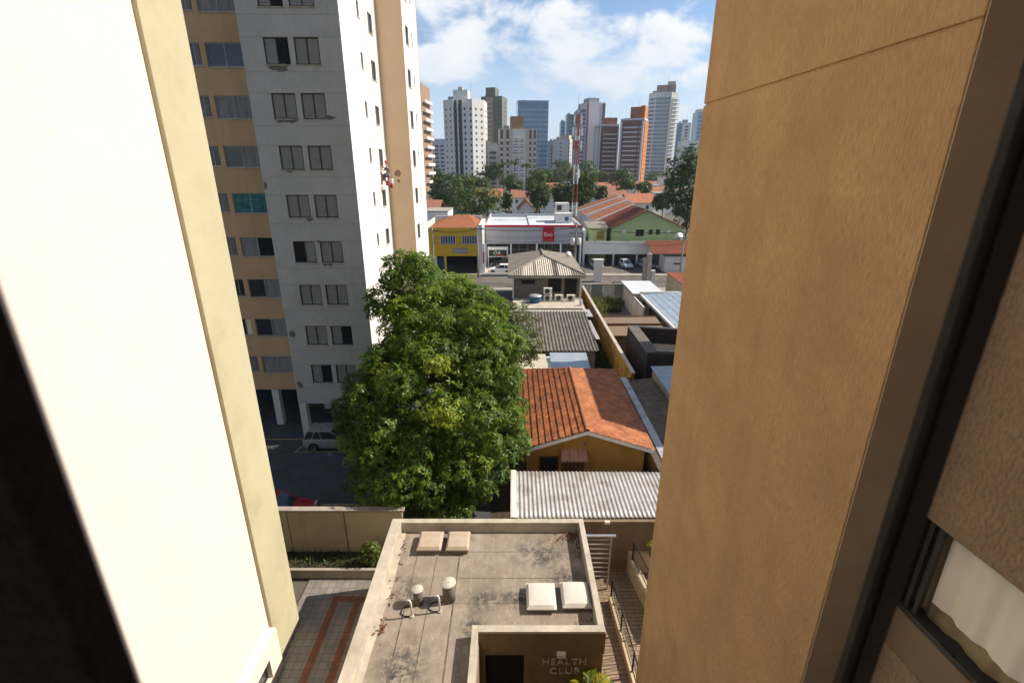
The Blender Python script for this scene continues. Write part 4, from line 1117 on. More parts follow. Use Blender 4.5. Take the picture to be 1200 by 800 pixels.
# plain building with sheet roof to the right of the lean-to
t = thing('workshop', 'low concrete workshop with pale sheet roof at the edge of the ochre wall', 'building', (13, 34, 0))
p0 = G(757, 445, 3.2); p1 = G(797, 505, 3.2)
MB().prism([(11.2, 27.0), (16, 27.0), (16, 36.4), (11.2, 36.4)], 0, 3.3).build('wall', concrete, t, w=1)
mb = MB(); corrugated(mb, 11.05, 16.1, 26.9, 36.5, 3.36, 3.5, 3.36, 3.5, .5, .015, 'x', seg=6); mb.build('roof', sheet_blue, t, w=1)

# yellow boundary wall running to the street
t = thing('yard_wall', 'long old yellow boundary wall with mould streaks and pale capping running towards the street', 'wall', (9.6, 50, 0))
MB().box(9.52, 36.2, 0, 9.72, 66, 2.9).build('wall', yellow_wall, t, w=1)
MB().box(9.47, 36.1, 2.902, 9.77, 66.1, 3.0).build('coping', concrete_l, t, w=1)
t = thing('black_post_frame', 'dark steel frame crossing the alley behind the tiled house', 'frame', (8.5, 36.2, 0))
MB().box(7.0, 36.0, 2.5, 9.5, 36.08, 2.58).build('beam', black_steel, t, w=1)
for x in (7.05, 9.4): MB().box(x - .05, 35.98, 0, x + .05, 36.1, 2.498).build('post', black_steel, t, w=1)

# small sheds behind the tiled house
t = thing('flat_shed', 'low shed with flat concrete roof between the tree and the tiled house', 'shed', (1.8, 40, 0))
MB().box(-1.5, 38.3, 0, 3.4, 41.4, 2.3).build('wall', offwhite, t, w=1)
MB().box(-1.7, 37.9, 2.302, 3.0, 41.6, 2.45).build('roof', concrete_l, t, w=1)
MB().box(-.6, 38.24, .9, 1.6, 38.297, 1.9).box(2.3, 38.24, 0, 2.9, 38.297, 1.95).build('window', dark_gap, t, w=1)
t = thing('sheet_shed', 'small shed under a tilted pale blue grey sheet roof beside the flat shed', 'shed', (5, 39.5, 0))
MB().box(3.5, 38.5, 0, 6.4, 41.0, 2.25).build('wall', offwhite, t, w=1)
mb = MB(); sheet(mb, [(3.35, 38.0, 2.3), (6.6, 38.0, 2.3), (6.6, 41.2, 2.75), (3.35, 41.2, 2.75)]); mb.build('roof', sheet_blue, t, w=1)
MB().box(3.9, 38.44, 1.2, 5.9, 38.497, 1.8).build('window', dark_gap, t, w=1)
t = thing('dark_corrugated_house', 'low house under a dark ribbed fibre cement roof behind the small sheds', 'house', (4.5, 47, 0))
mb = MB(); corrugated(mb, -1.5, 7.9, 41.9, 51.6, 2.65, 2.65, 3.55, 3.55, .33, .05, 'y', seg=8); mb.build('roof', fibro_dark, t, w=1, smooth=True)
MB().box(-1.2, 42.2, 0, 7.6, 51.3, 2.55).build('wall', dark_conc, t, w=1)
mb = MB()
for x in (2.2, 3.5, 4.8, 5.4, 6.9): mb.box(x, 51.2, 3.62, x + .55, 51.65, 3.66)
MB().box(-1.5, 51.62, 3.3, 8.2, 52.6, 3.42).build('ridge_slab', concrete_l, t, w=1)
MB().box(7.92, 44, 3.0, 8.3, 50, 3.04).build('gutter', zinc, t, w=1)
t = thing('smoked_canopy', 'dark smoked translucent canopy strip in front of the air conditioner terrace', 'canopy', (5, 54, 0))
mb = MB(); sheet(mb, [(.8, 52.7, 2.6), (8.2, 52.7, 2.6), (8.2, 55.6, 2.75), (.8, 55.6, 2.75)], .04); mb.build('sheet', win_glass, t, w=1)
mb = MB()
for x in (.8, 2.6, 4.4, 6.2, 8.2): mb.bar((x, 52.65, 2.63), (x, 55.65, 2.78), .03, 5)
mb.build('rafter', steel, t, w=1)
for x in (.9, 8.1): MB().box(x - .05, 52.8, 0, x + .05, 52.9, 2.55).build('post', steel, t, w=1)
MB().box(8.25, 52.6, 2.6, 9.0, 55.5, 2.66).build('pale_sheet', zinc, t, w=1)

# grey pitched house with the air conditioners
GH = thing('grey_house', 'grey fibre cement hip roofed house with air conditioners along its shaded rear', 'house', (4.3, 67, 0))
xl, xr_, yfr, ybk, pk0, pk1 = -.55, 9.25, 61.2, 76.5, 67.8, 72.8; xm = 4.3; ez, rz = 5.45, 6.75
MB().box(.1, 56, 0, 8.8, 61.9, 2.35).build('terrace', concrete_l, GH, w=1)
mb = MB(); facade(mb, 'y', 61.9, .1, 8.8, 2.352, 5.3, [(1.2, 2.9, 4.15, 4.75), (4.6, 6.3, 3.1, 4.9), (6.7, 8.3, 2.6, 4.9)], .2)
mb.quad((.1, 61.9, 2.352), (.1, 61.9, 5.3), (.1, 75.5, 5.3), (.1, 75.5, 0)); mb.quad((8.8, 61.9, 2.352), (8.8, 75.5, 0), (8.8, 75.5, 5.3), (8.8, 61.9, 5.3)); mb.build('wall', dark_conc, GH, w=1)
for q in ((1.2, 4.1, 2.9, 4.8), (4.6, 3, 6.3, 5), (6.7, 2.5, 8.3, 5)): MB().box(q[0], 62.08, q[1], q[2], 62.11, q[3]).build('dark_opening', dark_gap, GH, w=1)
MB().box(xl + .05, 61.25, 5.05, xr_ - .05, 61.4, 5.35).build('eave_beam', concrete, GH, w=1)
for x in (.15, 8.7): MB().box(x - .1, 61.3, 2.352, x + .1, 61.5, 5.05).build('post', offwhite, GH, w=1)


def hip_front(x0, x1, m):
    mb = MB(); n = max(4, int((x1 - x0) / .28 * 6)); lo = []; hi = []
    for i in range(n + 1):
        x = x0 + (x1 - x0) * i / n; tt = 1 - abs(x - xm) / (xm - xl if x < xm else xr_ - xm); tt = max(.0, min(1, tt))
        s = .05 * math.sin(2 * math.pi * x / .28)
        lo.append((x, yfr, ez + s)); hi.append((x, yfr + (pk0 - yfr) * tt, ez + (rz - ez) * tt + s))
    return mb.grid([lo, hi]).build('roof_sheet', m, GH, w=1)


for x0, x1, m in ((xl + .02, 1.3, fibro), (1.3, 2.7, fibro_l), (2.7, 3.1, fibro), (3.1, 5.2, fibro_l), (5.2, 5.9, fibro_dark), (5.9, 7.5, fibro_l), (7.5, xr_ - .02, fibro)): hip_front(x0, x1, m)
for sx in (xl, xr_):
    mb = MB(); lo = []; hi = []; n = 160
    for i in range(n + 1):
        f = i / n; y = yfr + (ybk - yfr) * f; s = .04 * math.sin(2 * math.pi * y / .35)
        if y < pk0: tt = (y - yfr) / (pk0 - yfr)
        elif y > pk1: tt = max(0, 1 - (y - pk1) / (ybk - pk1))
        else: tt = 1
        lo.append((sx, y, ez + s)); hi.append((sx + (xm - sx) * tt, y, ez + (rz - ez) * tt + s))
    mb.grid([lo, hi]).build('roof_sheet', fibro, GH, w=1)
mb = MB(); mb.quad((xl, ybk, ez), (xr_, ybk, ez), (xm, pk1, rz)); mb.build('roof_sheet', fibro, GH, w=1)
MB().bar((xm, pk0 - .1, rz + .06), (xm, pk1 + .1, rz + .06), .14, 7).bar((xl, yfr, ez + .06), (xm, pk0, rz + .06), .10, 6).bar((xr_, yfr, ez + .06), (xm, pk0, rz + .06), .10, 6).build('ridge_cap', fibro, GH, w=1)
MB().lathe([(.02, 0), (.18, .02), (.34, .1), (.38, .16)], n=14)


def aircon(label, x, y, z):
    t = thing('air_conditioner', label, 'air conditioner', (x, y, z), 0, 'outdoor air conditioner units on the terrace')
    MB().box(-.52, -.2, .06, .52, .2, .82).build('casing', ac_white, t, bevel=.02)
    m = MB().lathe([(.0, 0), (.30, 0), (.31, .015), (.27, .02), (.27, .008), (0, .008)], n=20); m.v = [(a - .08, -.203 - c, b_ + .44) for a, b_, c in m.v]
    f = m.build('fan_grille', dark_alu, t)
    MB().box(-.45, -.15, 0, -.35, .15, .058).box(.35, -.15, 0, .45, .15, .058).build('foot', dark_alu, t)


for (px, y0, lab) in ((642, 355, 'outdoor air conditioner unit, bottom left of the pair stacked on the terrace'), (655, 355, 'outdoor air conditioner unit in the middle of the bottom row on the terrace'), (669, 355, 'outdoor air conditioner unit at the right end of the bottom row on the terrace')):
    p = D(px, y0, 60.0); aircon(lab, p.x, 60.3, 2.36)
p = D(642, 346, 60.0)
aircon('outdoor air conditioner unit stacked on top of another on the terrace', p.x, 60.32, 3.24)
t = thing('water_tank', 'round blue plastic water tank on the terrace left of the air conditioners', 'water tank', (D(627, 355, 60).x, 59.8, 2.36))
MB().lathe([(.55, 0), (.70, .15), (.80, .70), (.80, .82)], n=24).build('tank', tank_blue, t, smooth=True)
MB().lathe([(.84, .82), (.84, .87), (.4, .98), (.02, 1.0)], n=24).build('lid', zinc, t, smooth=True)
t = thing('gas_cylinder', 'small pale canister standing at the right end of the terrace', 'canister', (8.4, 58.3, 2.36))
MB().lathe([(.02, 0), (.16, 0), (.18, .06), (.18, .6), (.1, .75), (.05, .8)], n=14).build('bottle', offwhite, t, smooth=True)

# overgrown yard right of the yellow wall
struct('yard', MB().quad((9.8, 46, .0), (22, 46, .0), (22, 71, .0), (9.8, 71, .0)), M('yard_concrete', (.19, .18, .17), .9, .35, .6, stain_or_shade=(.10, .11, .05), stain_or_shade_scale=.3))
rng2 = np.random.default_rng(21)


def weeds(n, boxes, hmin, hmax, m, seed):
    r2 = np.random.default_rng(seed); PP = []
    for x0, x1, y0, y1, q in boxes: PP.append(np.column_stack([r2.uniform(x0, x1, q), r2.uniform(y0, y1, q), np.full(q, .0)]))
    P = np.vstack(PP); k = len(P); d = r2.normal(size=(k, 3)) * .5; d[:, 2] = 1
    o = bpy.data.objects.new('weeds', leaf_mesh('weeds', P, d, r2.normal(size=(k, 3)), r2.uniform(hmin, hmax, k), r2.uniform(.06, .16, k), r2.uniform(0, 1, k), m)); COL.objects.link(o); tag(o, kind='stuff')


weeds(0, ((10.0, 14.5, 63, 69, 2200), (10.0, 11.8, 52, 63, 1500), (11.5, 13.5, 54, 58, 500), (9.9, 11, 40, 50, 900), (15, 17.5, 66, 69.5, 500)), .25, 1.3, leaf_olive, 22)
weeds(0, ((7.9, 9.4, 37, 62, 2600), (-1, 9, 36.3, 37.6, 900)), .2, 1.0, leaf_dark, 23)
t = thing('panel_fence', 'low fence of grey panels closing the overgrown yard at the street', 'fence', (14, 70.6, 0))
for i in range(5):
    MB().box(9.8 + i * 1.75, 70.55, 0, 9.8 + i * 1.75 + 1.68, 70.65, 2.1).build('panel', (offwhite, M('grey_panel', (.27, .28, .26), .8, .15, 1))[i % 2], t, w=1)
MB().box(9.7, 70.45, 2.103, 18.6, 70.75, 2.2).build('rail', concrete, t, w=1)
t = thing('brown_shed', 'shed with flat faded brown roof split by a dark beam, right of the yellow wall', 'shed', (12.5, 49, 0))
MB().box(10.2, 47.2, 0, 15.5, 51.6, 2.2).build('wall', dark_conc, t, w=1)
mb = MB(); sheet(mb, [(10.0, 49.9, 2.55), (15.8, 49.9, 2.62), (15.8, 52.2, 2.75), (10.0, 52.2, 2.7)]); sheet(mb, [(10.0, 46.8, 2.42), (15.8, 46.8, 2.42), (15.8, 49.7, 2.53), (10.0, 49.7, 2.5)])
mb.build('roof', M('faded_brown', (.21, .15, .105), .9, .15, .8, stain_or_shade=(.12, .09, .07)), t, w=1)
MB().box(9.95, 49.72, 2.5, 15.85, 49.88, 2.75).box(9.95, 52.22, 2.6, 15.85, 52.34, 2.85).build('beam', brown_wood, t, w=1)
t = thing('black_parapet_building', 'charcoal building with an open roof well between slanting parapets', 'building', (13, 41, 0))
blk = M('charcoal_render', (.040, .037, .036), .9, .25, 1.2)
gl_ = M('charcoal_coping', (.13, .115, .10), .9, .2, 1.5)
z_ = 3.9
q = [G(735, 388, z_), G(757, 398, z_), G(766, 412, z_), G(800, 420, z_)]
mb = MB()
mb.prism([(11.15, 38.6), (11.15, 45.4), (11.75, 45.4), (11.75, 38.6)], 0, z_)
mb.prism([(11.15, 38.0), (18, 37.0), (18, 37.5), (11.15, 38.6)], 0, z_)
mb.prism([(11.75, 44.9), (18, 43.6), (18, 44.1), (11.75, 45.4)], 0, z_)
mb.prism([(11.75, 38.5), (18, 37.5), (18, 43.6), (11.75, 44.9)], 0, 2.6)
mb.build('wall', blk, t, w=1)
MB().prism([(11.1, 38.0), (12.1, 38.2), (12.1, 45.2), (11.1, 45.45)], z_ + .003, z_ + .06).build('coping', gl_, t, w=1)
MB().bar((11.7, 45.1, z_ + .1), (18, 43.7, z_ + .1), .05, 6).bar((12.0, 38.4, z_ + .1), (18, 37.3, z_ + .1), .05, 6).build('rail', steel, t, w=1)
t = thing('white_cabin', 'white flat roofed cabin in front of the street beside the overgrown yard', 'cabin', (18, 66, 0))
a = G(735, 328, 2.9); b_ = G(771, 329, 2.9); c_ = G(762, 348, 2.9)
MB().box(15.6, 56.6, 0, 15.75, 67.9, 2.6).box(15.75, 62.0, 0, 19.3, 68, 2.8).build('wall', offwhite, t, w=1)
MB().box(15.5, 61.8, 2.803, 19.6, 69.2, 2.95).build('roof', white_roof, t, w=1)
for i in range(4): MB().box(15.57, 57 + i * 2.6, .2, 15.598, 59.2 + i * 2.6, 2.3).build('door', white_wood, t, w=1)
t = thing('blue_roof_shed', 'long shed under a bluish metal roof beside the ochre wall', 'shed', (19, 55, 0))
mb = MB(); corrugated(mb, 16.6, 25, 45, 61.5, 2.9, 3.6, 2.9, 3.6, .8, .02, 'y', seg=6); mb.build('roof', sheet_blue, t, w=1)
MB().box(16.35, 44.8, 2.7, 16.6, 61.6, 2.98).box(16.35, 61.52, 2.7, 25, 61.8, 3.25).build('gutter', offwhite, t, w=1)
for y in (46, 50, 54, 58, 61): MB().box(16.75, y - .08, 0, 16.9, y + .08, 2.8).build('post', dark_alu, t, w=1)
MB().box(17.6, 45.5, 0, 24.8, 61, 2.6).build('wall', dark_conc, t, w=1)
t = thing('beige_street_wall', 'beige walled building corner next to the ochre wall near the street', 'wall', (24, 64, 0))
MB().box(22.2, 62, 0, 30, 70, 3.9).build('wall', cream_wall, t, w=1); MB().box(22.0, 61.9, 3.903, 30, 70.2, 4.0).build('coping', clay_dark, t, w=1)

# ================================================================== along the street
YS = thing('yellow_shop', 'yellow two storey shop with two barred windows beside the white sunlit tower', 'shop', (-10, 92, 0))
mb = MB(); facade(mb, 'y', 88, -14.9, -5.9, 3.2, 8.15, [(-12.6, -9.95, 5.3, 6.75), (-8.8, -6.2, 5.3, 6.75)], .15)
mb.quad((-14.9, 88, 3.2), (-5.9, 88, 3.2), (-5.9, 99, 3.2), (-14.9, 99, 3.2)); mb.build('wall', shop_yellow, YS, w=1)
MB().box(-5.88, 87.9, 0, -5.2, 99, 8.6).build('side_wall', offwhite, YS, w=1)
MB().box(-14.9, 97.5, 0, -5.9, 98, 3.15).build('back_wall', dark_gap, YS, w=1)
MB().box(-14.9, 98.5, 3.2, -5.9, 99, 9.2).box(-15.1, 88.2, 3.2, -14.9, 99, 8.9).build('parapet', offwhite, YS, w=1)
mb = MB(); mb.quad((-14.6, 88.3, 8.0), (-6, 88.3, 8.0), (-8.2, 98.3, 9.5), (-11.5, 98.3, 9.3)); mb.quad((-6, 88.3, 8.0), (-6, 98.3, 8.4), (-8.2, 98.3, 9.5)); mb.quad((-14.6, 88.3, 8.0), (-11.5, 98.3, 9.3), (-14.6, 98.3, 8.2)); mb.build('roof', clay, YS, w=1)
for a0, a1 in ((-12.6, -9.95), (-8.8, -6.2)):
    f = window(YS, 'y', a0, a1, 5.3, 6.75, 88, 'blue', sign_white, .14)
    mb = MB()
    for i in range(7): mb.bar((a0 + (a1 - a0) * i / 6, 87.95, 5.3), (a0 + (a1 - a0) * i / 6, 87.95, 6.75), .035, 5)
    mb.build('window_bars', sign_white, YS, w=1)
sg = MB().box(-10.4, 87.9, 3.75, -7.9, 87.99, 4.6).build('sign', M('sign_grey', (.30, .30, .31), .6, .2, 2), YS, w=1)
mb = MB()
for i in range(9):
    x = -10.2 + i * .24; mb.bar((x, 87.885, 4.05 + .1 * math.sin(i * 1.7)), (x + .2, 87.885, 4.2 + .12 * math.sin(i * 2.3)), .03, 4)
mb.build('sign_strokes', sign_white, sg, w=1)
for x in (-13.6, -11.9): MB().box(x - .2, 88.05, 0, x + .2, 88.4, 3.18).build('column', (offwhite, shop_yellow)[x > -13], YS, w=1)
MB().box(-13.4, 90, .3, -12.4, 90.5, 2.6).build('shop_display', tank_blue, YS, w=1)
t = thing('white_annex', 'plain white box building behind the yellow shop against dark trees', 'building', (-16, 106, 0))
MB().box(-18, 103, 0, -13.0, 112, 9.5).build('wall', white_side, t, w=1); MB().box(-18.1, 102.9, 9.503, -12.9, 112.1, 9.7).build('roof_slab', concrete, t, w=1)
t = thing('brick_house', 'reddish brick roofed house half hidden beside the sunlit white tower', 'house', (-20, 125, 0))
MB().box(-30, 120, 0, -17.5, 132, 8).build('wall', clay_far2, t, w=1); mb = MB(); sheet(mb, [(-31, 119, 8.0), (-17, 119, 8.0), (-17, 126, 10.4), (-31, 126, 10.4)]); sheet(mb, [(-31, 133, 8.0), (-17, 133, 8.0), (-17, 126, 10.4), (-31, 126, 10.4)]); mb.build('roof', clay_far2, t, w=1)

DE = thing('white_showroom', 'wide white showroom with red stripe and square red sign reading Exo', 'showroom', (4, 105, 0))
mb = MB(); mb.box(-5.1, 95, 4.3, 13.3, 95.3, 7.45); mb.box(-5.1, 95.3, 0, -4.85, 120, 7.7); mb.box(13.0, 95.3, 0, 13.3, 120, 7.6); mb.box(-4.85, 119.7, 0, 13.0, 120, 7.6)
mb.build('wall', M('shaded_fascia_grey', (.46, .46, .47), .8, .06, .5), DE, w=1)
MB().box(-4.84, 95.31, 6.6, 12.99, 119.69, 6.9).build('roof', white_roof, DE, w=1)
mb = MB(); mb.prism([(3.5, 95.32), (12.95, 95.32), (12.95, 119.6), (3.5, 119.6)], 6.905, 7.15); mb.build('raised_roof', white_roof, DE, w=1)
MB().box(-5.2, 94.93, 7.452, 13.4, 95.35, 7.78).build('red_stripe', sign_red, DE, w=1)
MB().box(-4.8, 97, 0, 12.9, 97.2, 4.29).build('back_glass', win_glass, DE, w=1)
for x in (-5.0, -.2, 4.75, 9.3, 13.1): MB().box(x - .16, 95.02, .13, x + .16, 95.3, 4.298).build('column', sign_white, DE, w=1)
mb = MB()
for x in (-3.4, -1.8, 1.4, 3.1, 6.3, 7.8, 10.7, 12): mb.box(x - .04, 96.9, .2, x + .04, 96.98, 4.2)
mb.box(-4.8, 96.88, 2.9, 12.9, 96.96, 3.0); mb.box(5.0, 96.4, 2.4, 12.6, 96.5, 2.6)
mb.build('mullions', grey_alu, DE, w=1)
sg = MB().box(5.85, 94.78, 4.75, 7.95, 94.92, 7.4).build('sign', sign_red, DE, w=1)
inst(text_mesh('Exo', 1.05, .04, sign_white), 'lettering', sg, Vector((6.05, 94.76, 5.75)) - DE.location)
MB().box(6.1, 94.76, 6.85, 7.7, 94.778, 6.95).box(6.2, 94.76, 5.1, 7.6, 94.778, 5.16).build('sign_rule', M('sign_pink', (.6, .2, .2), .5), sg, w=1)
t = thing('rooftop_unit', 'white plant room block with a blue vent standing on the showroom roof', 'plant room', (10.5, 108, 7.15))
MB().box(8.9, 104, 7.155, 12.2, 107, 9.1).build('lower_block', offwhite, t, w=1); MB().box(9.2, 107.01, 7.155, 12.0, 110, 10.9).build('upper_block', offwhite, t, w=1)
MB().box(10.8, 103.95, 7.6, 11.6, 103.998, 8.4).build('blue_vent', tank_blue, t, w=1); MB().box(9.4, 106.95, 9.5, 10.4, 107.008, 10.5).build('louvre', dark_alu, t, w=1)
t = thing('display_board', 'white framed display board reading OX standing behind the parked cars', 'sign', (-2.7, 94, .13))
for x in (-4.5, -.9): MB().box(x - .06, 93.9, .13, x + .06, 94, 4.0).build('post', sign_white, t, w=1)
MB().box(-4.6, 93.86, 2.0, -.8, 93.9, 3.9).build('frame', sign_white, t, w=1)
pn = MB().box(-4.4, 93.83, 2.15, -1.0, 93.858, 3.35).build('picture', M('dark_green_panel', (.02, .05, .03), .5, .5, .8), t, w=1)
inst(text_mesh('OX', .9, .02, sign_white), 'lettering', pn, Vector((-3.5, 93.81, 2.5)) - t.location)
MB().box(-2.9, 93.815, 2.17, -1.5, 93.828, 2.55).build('red_figure', sign_red, pn, w=1)
t = thing('banner_pillar', 'white pillar with a red banner between the yellow shop and parked cars', 'pillar', (-4.9, 87.5, 0))
MB().box(-5.15, 86.6, 0, -4.75, 87.2, 5.6).build('pillar', sign_white, t, w=1); MB().box(-5.1, 86.56, 2.2, -4.8, 86.598, 4.2).build('banner', M('banner_red', (.5, .10, .10), .7, .4, 1), t, w=1)
g = 'cars parked at the showroom'
car('white sport utility car at the front of the showroom forecourt', (-2.1, 88.2, .13), math.pi, (.72, .72, .70), g, L_=4.3, W=1.8, Hh=1.62, suv=True)
car('black sport utility car parked just behind the white one', (-1.7, 93.0, .13), math.pi, (.012, .013, .016), g, L_=4.7, W=1.85, Hh=1.72, suv=True)
t = thing('forecourt_wall', 'low pale wall edging the showroom forecourt beneath the cars', 'wall', (-2, 86.2, 0))
MB().box(-5.2, 86.0, -.05, 1.7, 86.4, .5).build('wall', offwhite, t, w=1)
g = 'cars parked across the street on the right'
car('silver car at the left end of the car park, half hidden by a white pillar', (16.0, 92.8, .13), R(-80), (.45, .46, .48), g, L_=4.0, Hh=1.5)
car('silver hatchback parked nose out in the middle of the right hand car park', (21.6, 93.2, .13), R(-82), (.50, .52, .54), g, L_=4.0, Hh=1.5)
car('grey sedan parked at an angle on the right of the middle hatchback', (25.3, 93.2, .13), R(-65), (.30, .33, .38), g, L_=4.5, Hh=1.45, wagon=False)
car('dark car standing at the kerb behind the panel fence', (17.2, 74.0, .12), R(10), (.03, .035, .04), None, L_=4.2, Hh=1.5)

# white fascia carport and the green house row on the right
t = thing('white_fascia_carport', 'long white walled carport shading the parked cars in front of the green house', 'carport', (22, 97, 0))
MB().box(13.6, 95.0, 2.35, 31.5, 95.2, 4.75).build('fascia', white_side, t, w=1); MB().box(13.6, 95.21, 2.35, 31.5, 101, 2.55).build('roof', concrete, t, w=1)
MB().box(13.6, 101, 0, 31.5, 101.2, 4.7).build('back_wall', dark_conc, t, w=1)
for x in (13.7, 19.5, 24, 31.3): MB().box(x - .15, 95.02, .12, x + .15, 95.3, 2.348).build('post', offwhite, t, w=1)
GR = thing('green_house', 'pale green gabled house with brown tile roof facing the street on the right', 'house', (25.5, 102, 0))
gx0, gx1, gxm, gez, grz, gy = 19.4, 33.0, 25.9, 7.2, 10.3, 97.5
mb = MB(); facade(mb, 'y', gy, gx0, gx1, 3, gez, [(24.0, 25.6, 5.4, 6.7), (26.5, 27.3, 5.7, 6.7), (27.9, 28.7, 5.7, 6.7)], .15); mb.quad((gx0, gy, gez), (gx1, gy, gez), (gxm, gy, grz)); mb.quad((gx0, gy, 3), (gx0, gy, gez), (gx0, gy + 12, gez), (gx0, gy + 12, 3)); mb.quad((gx1, gy, 3), (gx1, gy + 12, 3), (gx1, gy + 12, gez), (gx1, gy, gez)); mb.build('wall', green_wall, GR, w=1)
window(GR, 'y', 24.0, 25.6, 5.4, 6.7, gy, 'dark', brown_wood, .13); window(GR, 'y', 26.5, 27.3, 5.7, 6.7, gy, 'glass', dark_alu, .13); window(GR, 'y', 27.9, 28.7, 5.7, 6.7, gy, 'glass', dark_alu, .13)
for x in (21.3, 29.9): MB().box(x, gy - .3, 6.0, x + .7, gy - .003, 6.6).build('air_unit', ac_white, GR, w=1)
for sx, sxx in ((gx0 - .5, 1), (gx1 + .4, 1)):
    n_ = Vector(((sx - gxm) * 0, 0, 1)); zz = gez - .25
    v_ = Vector((sx - gxm, 0, zz - grz)); nn = Vector((-v_.z if sx > gxm else v_.z, 0, abs(v_.x))).normalized()
    mb = MB(); tile_slope(mb, (gxm, gy - .5, grz + .05), (0, 13, 0), v_, 40, 14, nn, .03, .04, 2, rg); mb.build('roof', clay_dark if sx < gxm else clay_far2, GR, w=1)
mb = MB()
for sx in (gx0 - .5, gx1 + .4): mb.bar((sx, gy - .52, gez - .3), (gxm, gy - .52, grz), .09, 4)
mb.build('bargeboard', brown_wood, GR, w=1)
t = thing('green_side_house', 'small pale green annex with a brown shutter left of the green house', 'house', (16, 100, 0))
MB().box(15.2, 98.5, 0, 18.6, 104, 6.8).build('wall', green_wall, t, w=1); MB().box(16.6, 98.44, 4.6, 18.0, 98.497, 6.2).build('shutter', M('brown_shutter', (.28, .17, .06), .7), t, w=1); mb = MB(); sheet(mb, [(14.8, 98, 6.9), (19, 98, 6.9), (19, 104.5, 7.5), (14.8, 104.5, 7.5)]); mb.build('roof', fibro, t, w=1)
t = thing('white_side_wall', 'tall white side wall between the showroom and the pale green annex', 'wall', (13.9, 97, 0))
MB().box(13.6, 95.4, 0, 14.0, 110, 6.9).build('wall', white_side, t, w=1)
for k, (y0, lab, m) in enumerate(((110.5, 'orange tiled row house right behind the green house, white party wall on its slope', clay_far), (122, 'orange tiled row house, second behind the green house', clay_far), (133, 'faded tiled row house, farthest of the row behind the green house', clay_far2))):
    t = thing('row_house', lab, 'house', (25, y0 + 5, 0), 0, 'row houses behind the green house')
    x0, x1, xm2, e, r_ = gx0 - 1 - k * .6, gx1 + 1, gxm + .5 + k, gez - .3, grz - .1 + .2 * k
    mb = MB(); mb.box(x0 + .5, y0, 0, x1 - .5, y0 + 10.3, e - .2); mb.quad((x0 + .5, y0, e - .2), (x1 - .5, y0, e - .2), (xm2, y0, r_ - .05)); mb.build('wall', white_side, t, w=1)
    for sx in (x0, x1):
        v_ = Vector((sx - xm2, 0, e - r_)); nn = Vector((v_.z * (-1 if sx > xm2 else 1), 0, abs(v_.x))).normalized()
        mb = MB(); tile_slope(mb, (xm2, y0 + .4, r_), (0, 10, 0), v_, 30, 12, nn, .03, .04, 2, rg); mb.build('roof', m, t, w=1)
    for sx in (x0, x1):
        a = Vector((xm2, y0 - .1, r_)); b2 = Vector((sx, y0 - .1, e)); mb = MB()
        mb.loft([[(p.x, p.y + o_, p.z + z_) for o_, z_ in ((0, -.3), (.5, -.3), (.5, .28), (0, .28))] for p in (a, b2)]); mb.build('party_wall', white_side, t, w=1)
t = thing('tile_kiosk', 'gatehouse with dark red clay tile roof and white wall right of the parked cars', 'gatehouse', (29, 90, 0))
MB().box(27.6, 89, .1, 33, 92.5, 2.9).build('wall', offwhite, t, w=1)
mb = MB(); tile_slope(mb, (25.2, 94.6, 5.0), (9.5, 0, 0), (0, -6.2, -1.5), 36, 12, (0, -.23, .97), .03, .04, 2, rg); mb.build('roof', clay_dark, t, w=1)
MB().box(29.2, 88.94, 1.5, 30.6, 88.99, 1.8).build('plate', dark_alu, t, w=1)
for (px, py, yy, hh, lab) in ((702, 332, 84, 3.6, 'white masonry gate pillar at the left of the car park entrance'), (757, 335, 80, 5.2, 'tall grey concrete twin post at the right of the car park entrance')):
    p = G(px, py, 0); t = thing('gate_pillar', lab, 'pillar', (p.x, 82 if px < 720 else 78.5, 0))
    if px < 720:
        MB().box(-.7, -.5, 0, .7, .5, hh).build('shaft', white_side, t, bevel=.03); MB().box(-.8, -.6, hh, .8, .6, hh + .12).build('cap', offwhite, t)
    else:
        MB().box(-.75, -.3, 0, -.25, .3, hh - .6).build('shaft', concrete, t); MB().box(-.2, -.35, 0, .45, .35, hh).build('shaft', concrete_l, t); MB().lathe([(.12, hh), (.14, hh + .3), (.06, hh + .4), (.1, hh + .55), (.02, hh + .7)], n=8).build('finial', concrete_l, t)
        MB().box(.6, -.3, 0, 1.2, .3, 2.6).build('pier', offwhite, t)
t = thing('satellite_dish', 'white satellite dish on the right corner of the green house wall', 'satellite dish', (31.6, 95.1, 4.76))
m = MB().lathe([(.02, 0), (.35, .05), (.65, .18), (.8, .32)], n=18); m.v = [(x, -z + .2, y + .9) for x, y, z in m.v]; m.build('dish', sign_white, t, smooth=True); MB().bar((0, .1, 0), (0, .1, .9), .04).build('mast', steel, t)
t = thing('satellite_dish', 'small white satellite dish on the grey fibre cement roof', 'satellite dish', (8.0, 70.5, 5.75))
m = MB().lathe([(.02, 0), (.25, .05), (.42, .16)], n=16); m.v = [(x, -z + .1, y + .75) for x, y, z in m.v]; m.build('dish', sign_white, t, smooth=True); MB().bar((0, 0, -.25), (0, 0, .75), .03).build('mast', steel, t)


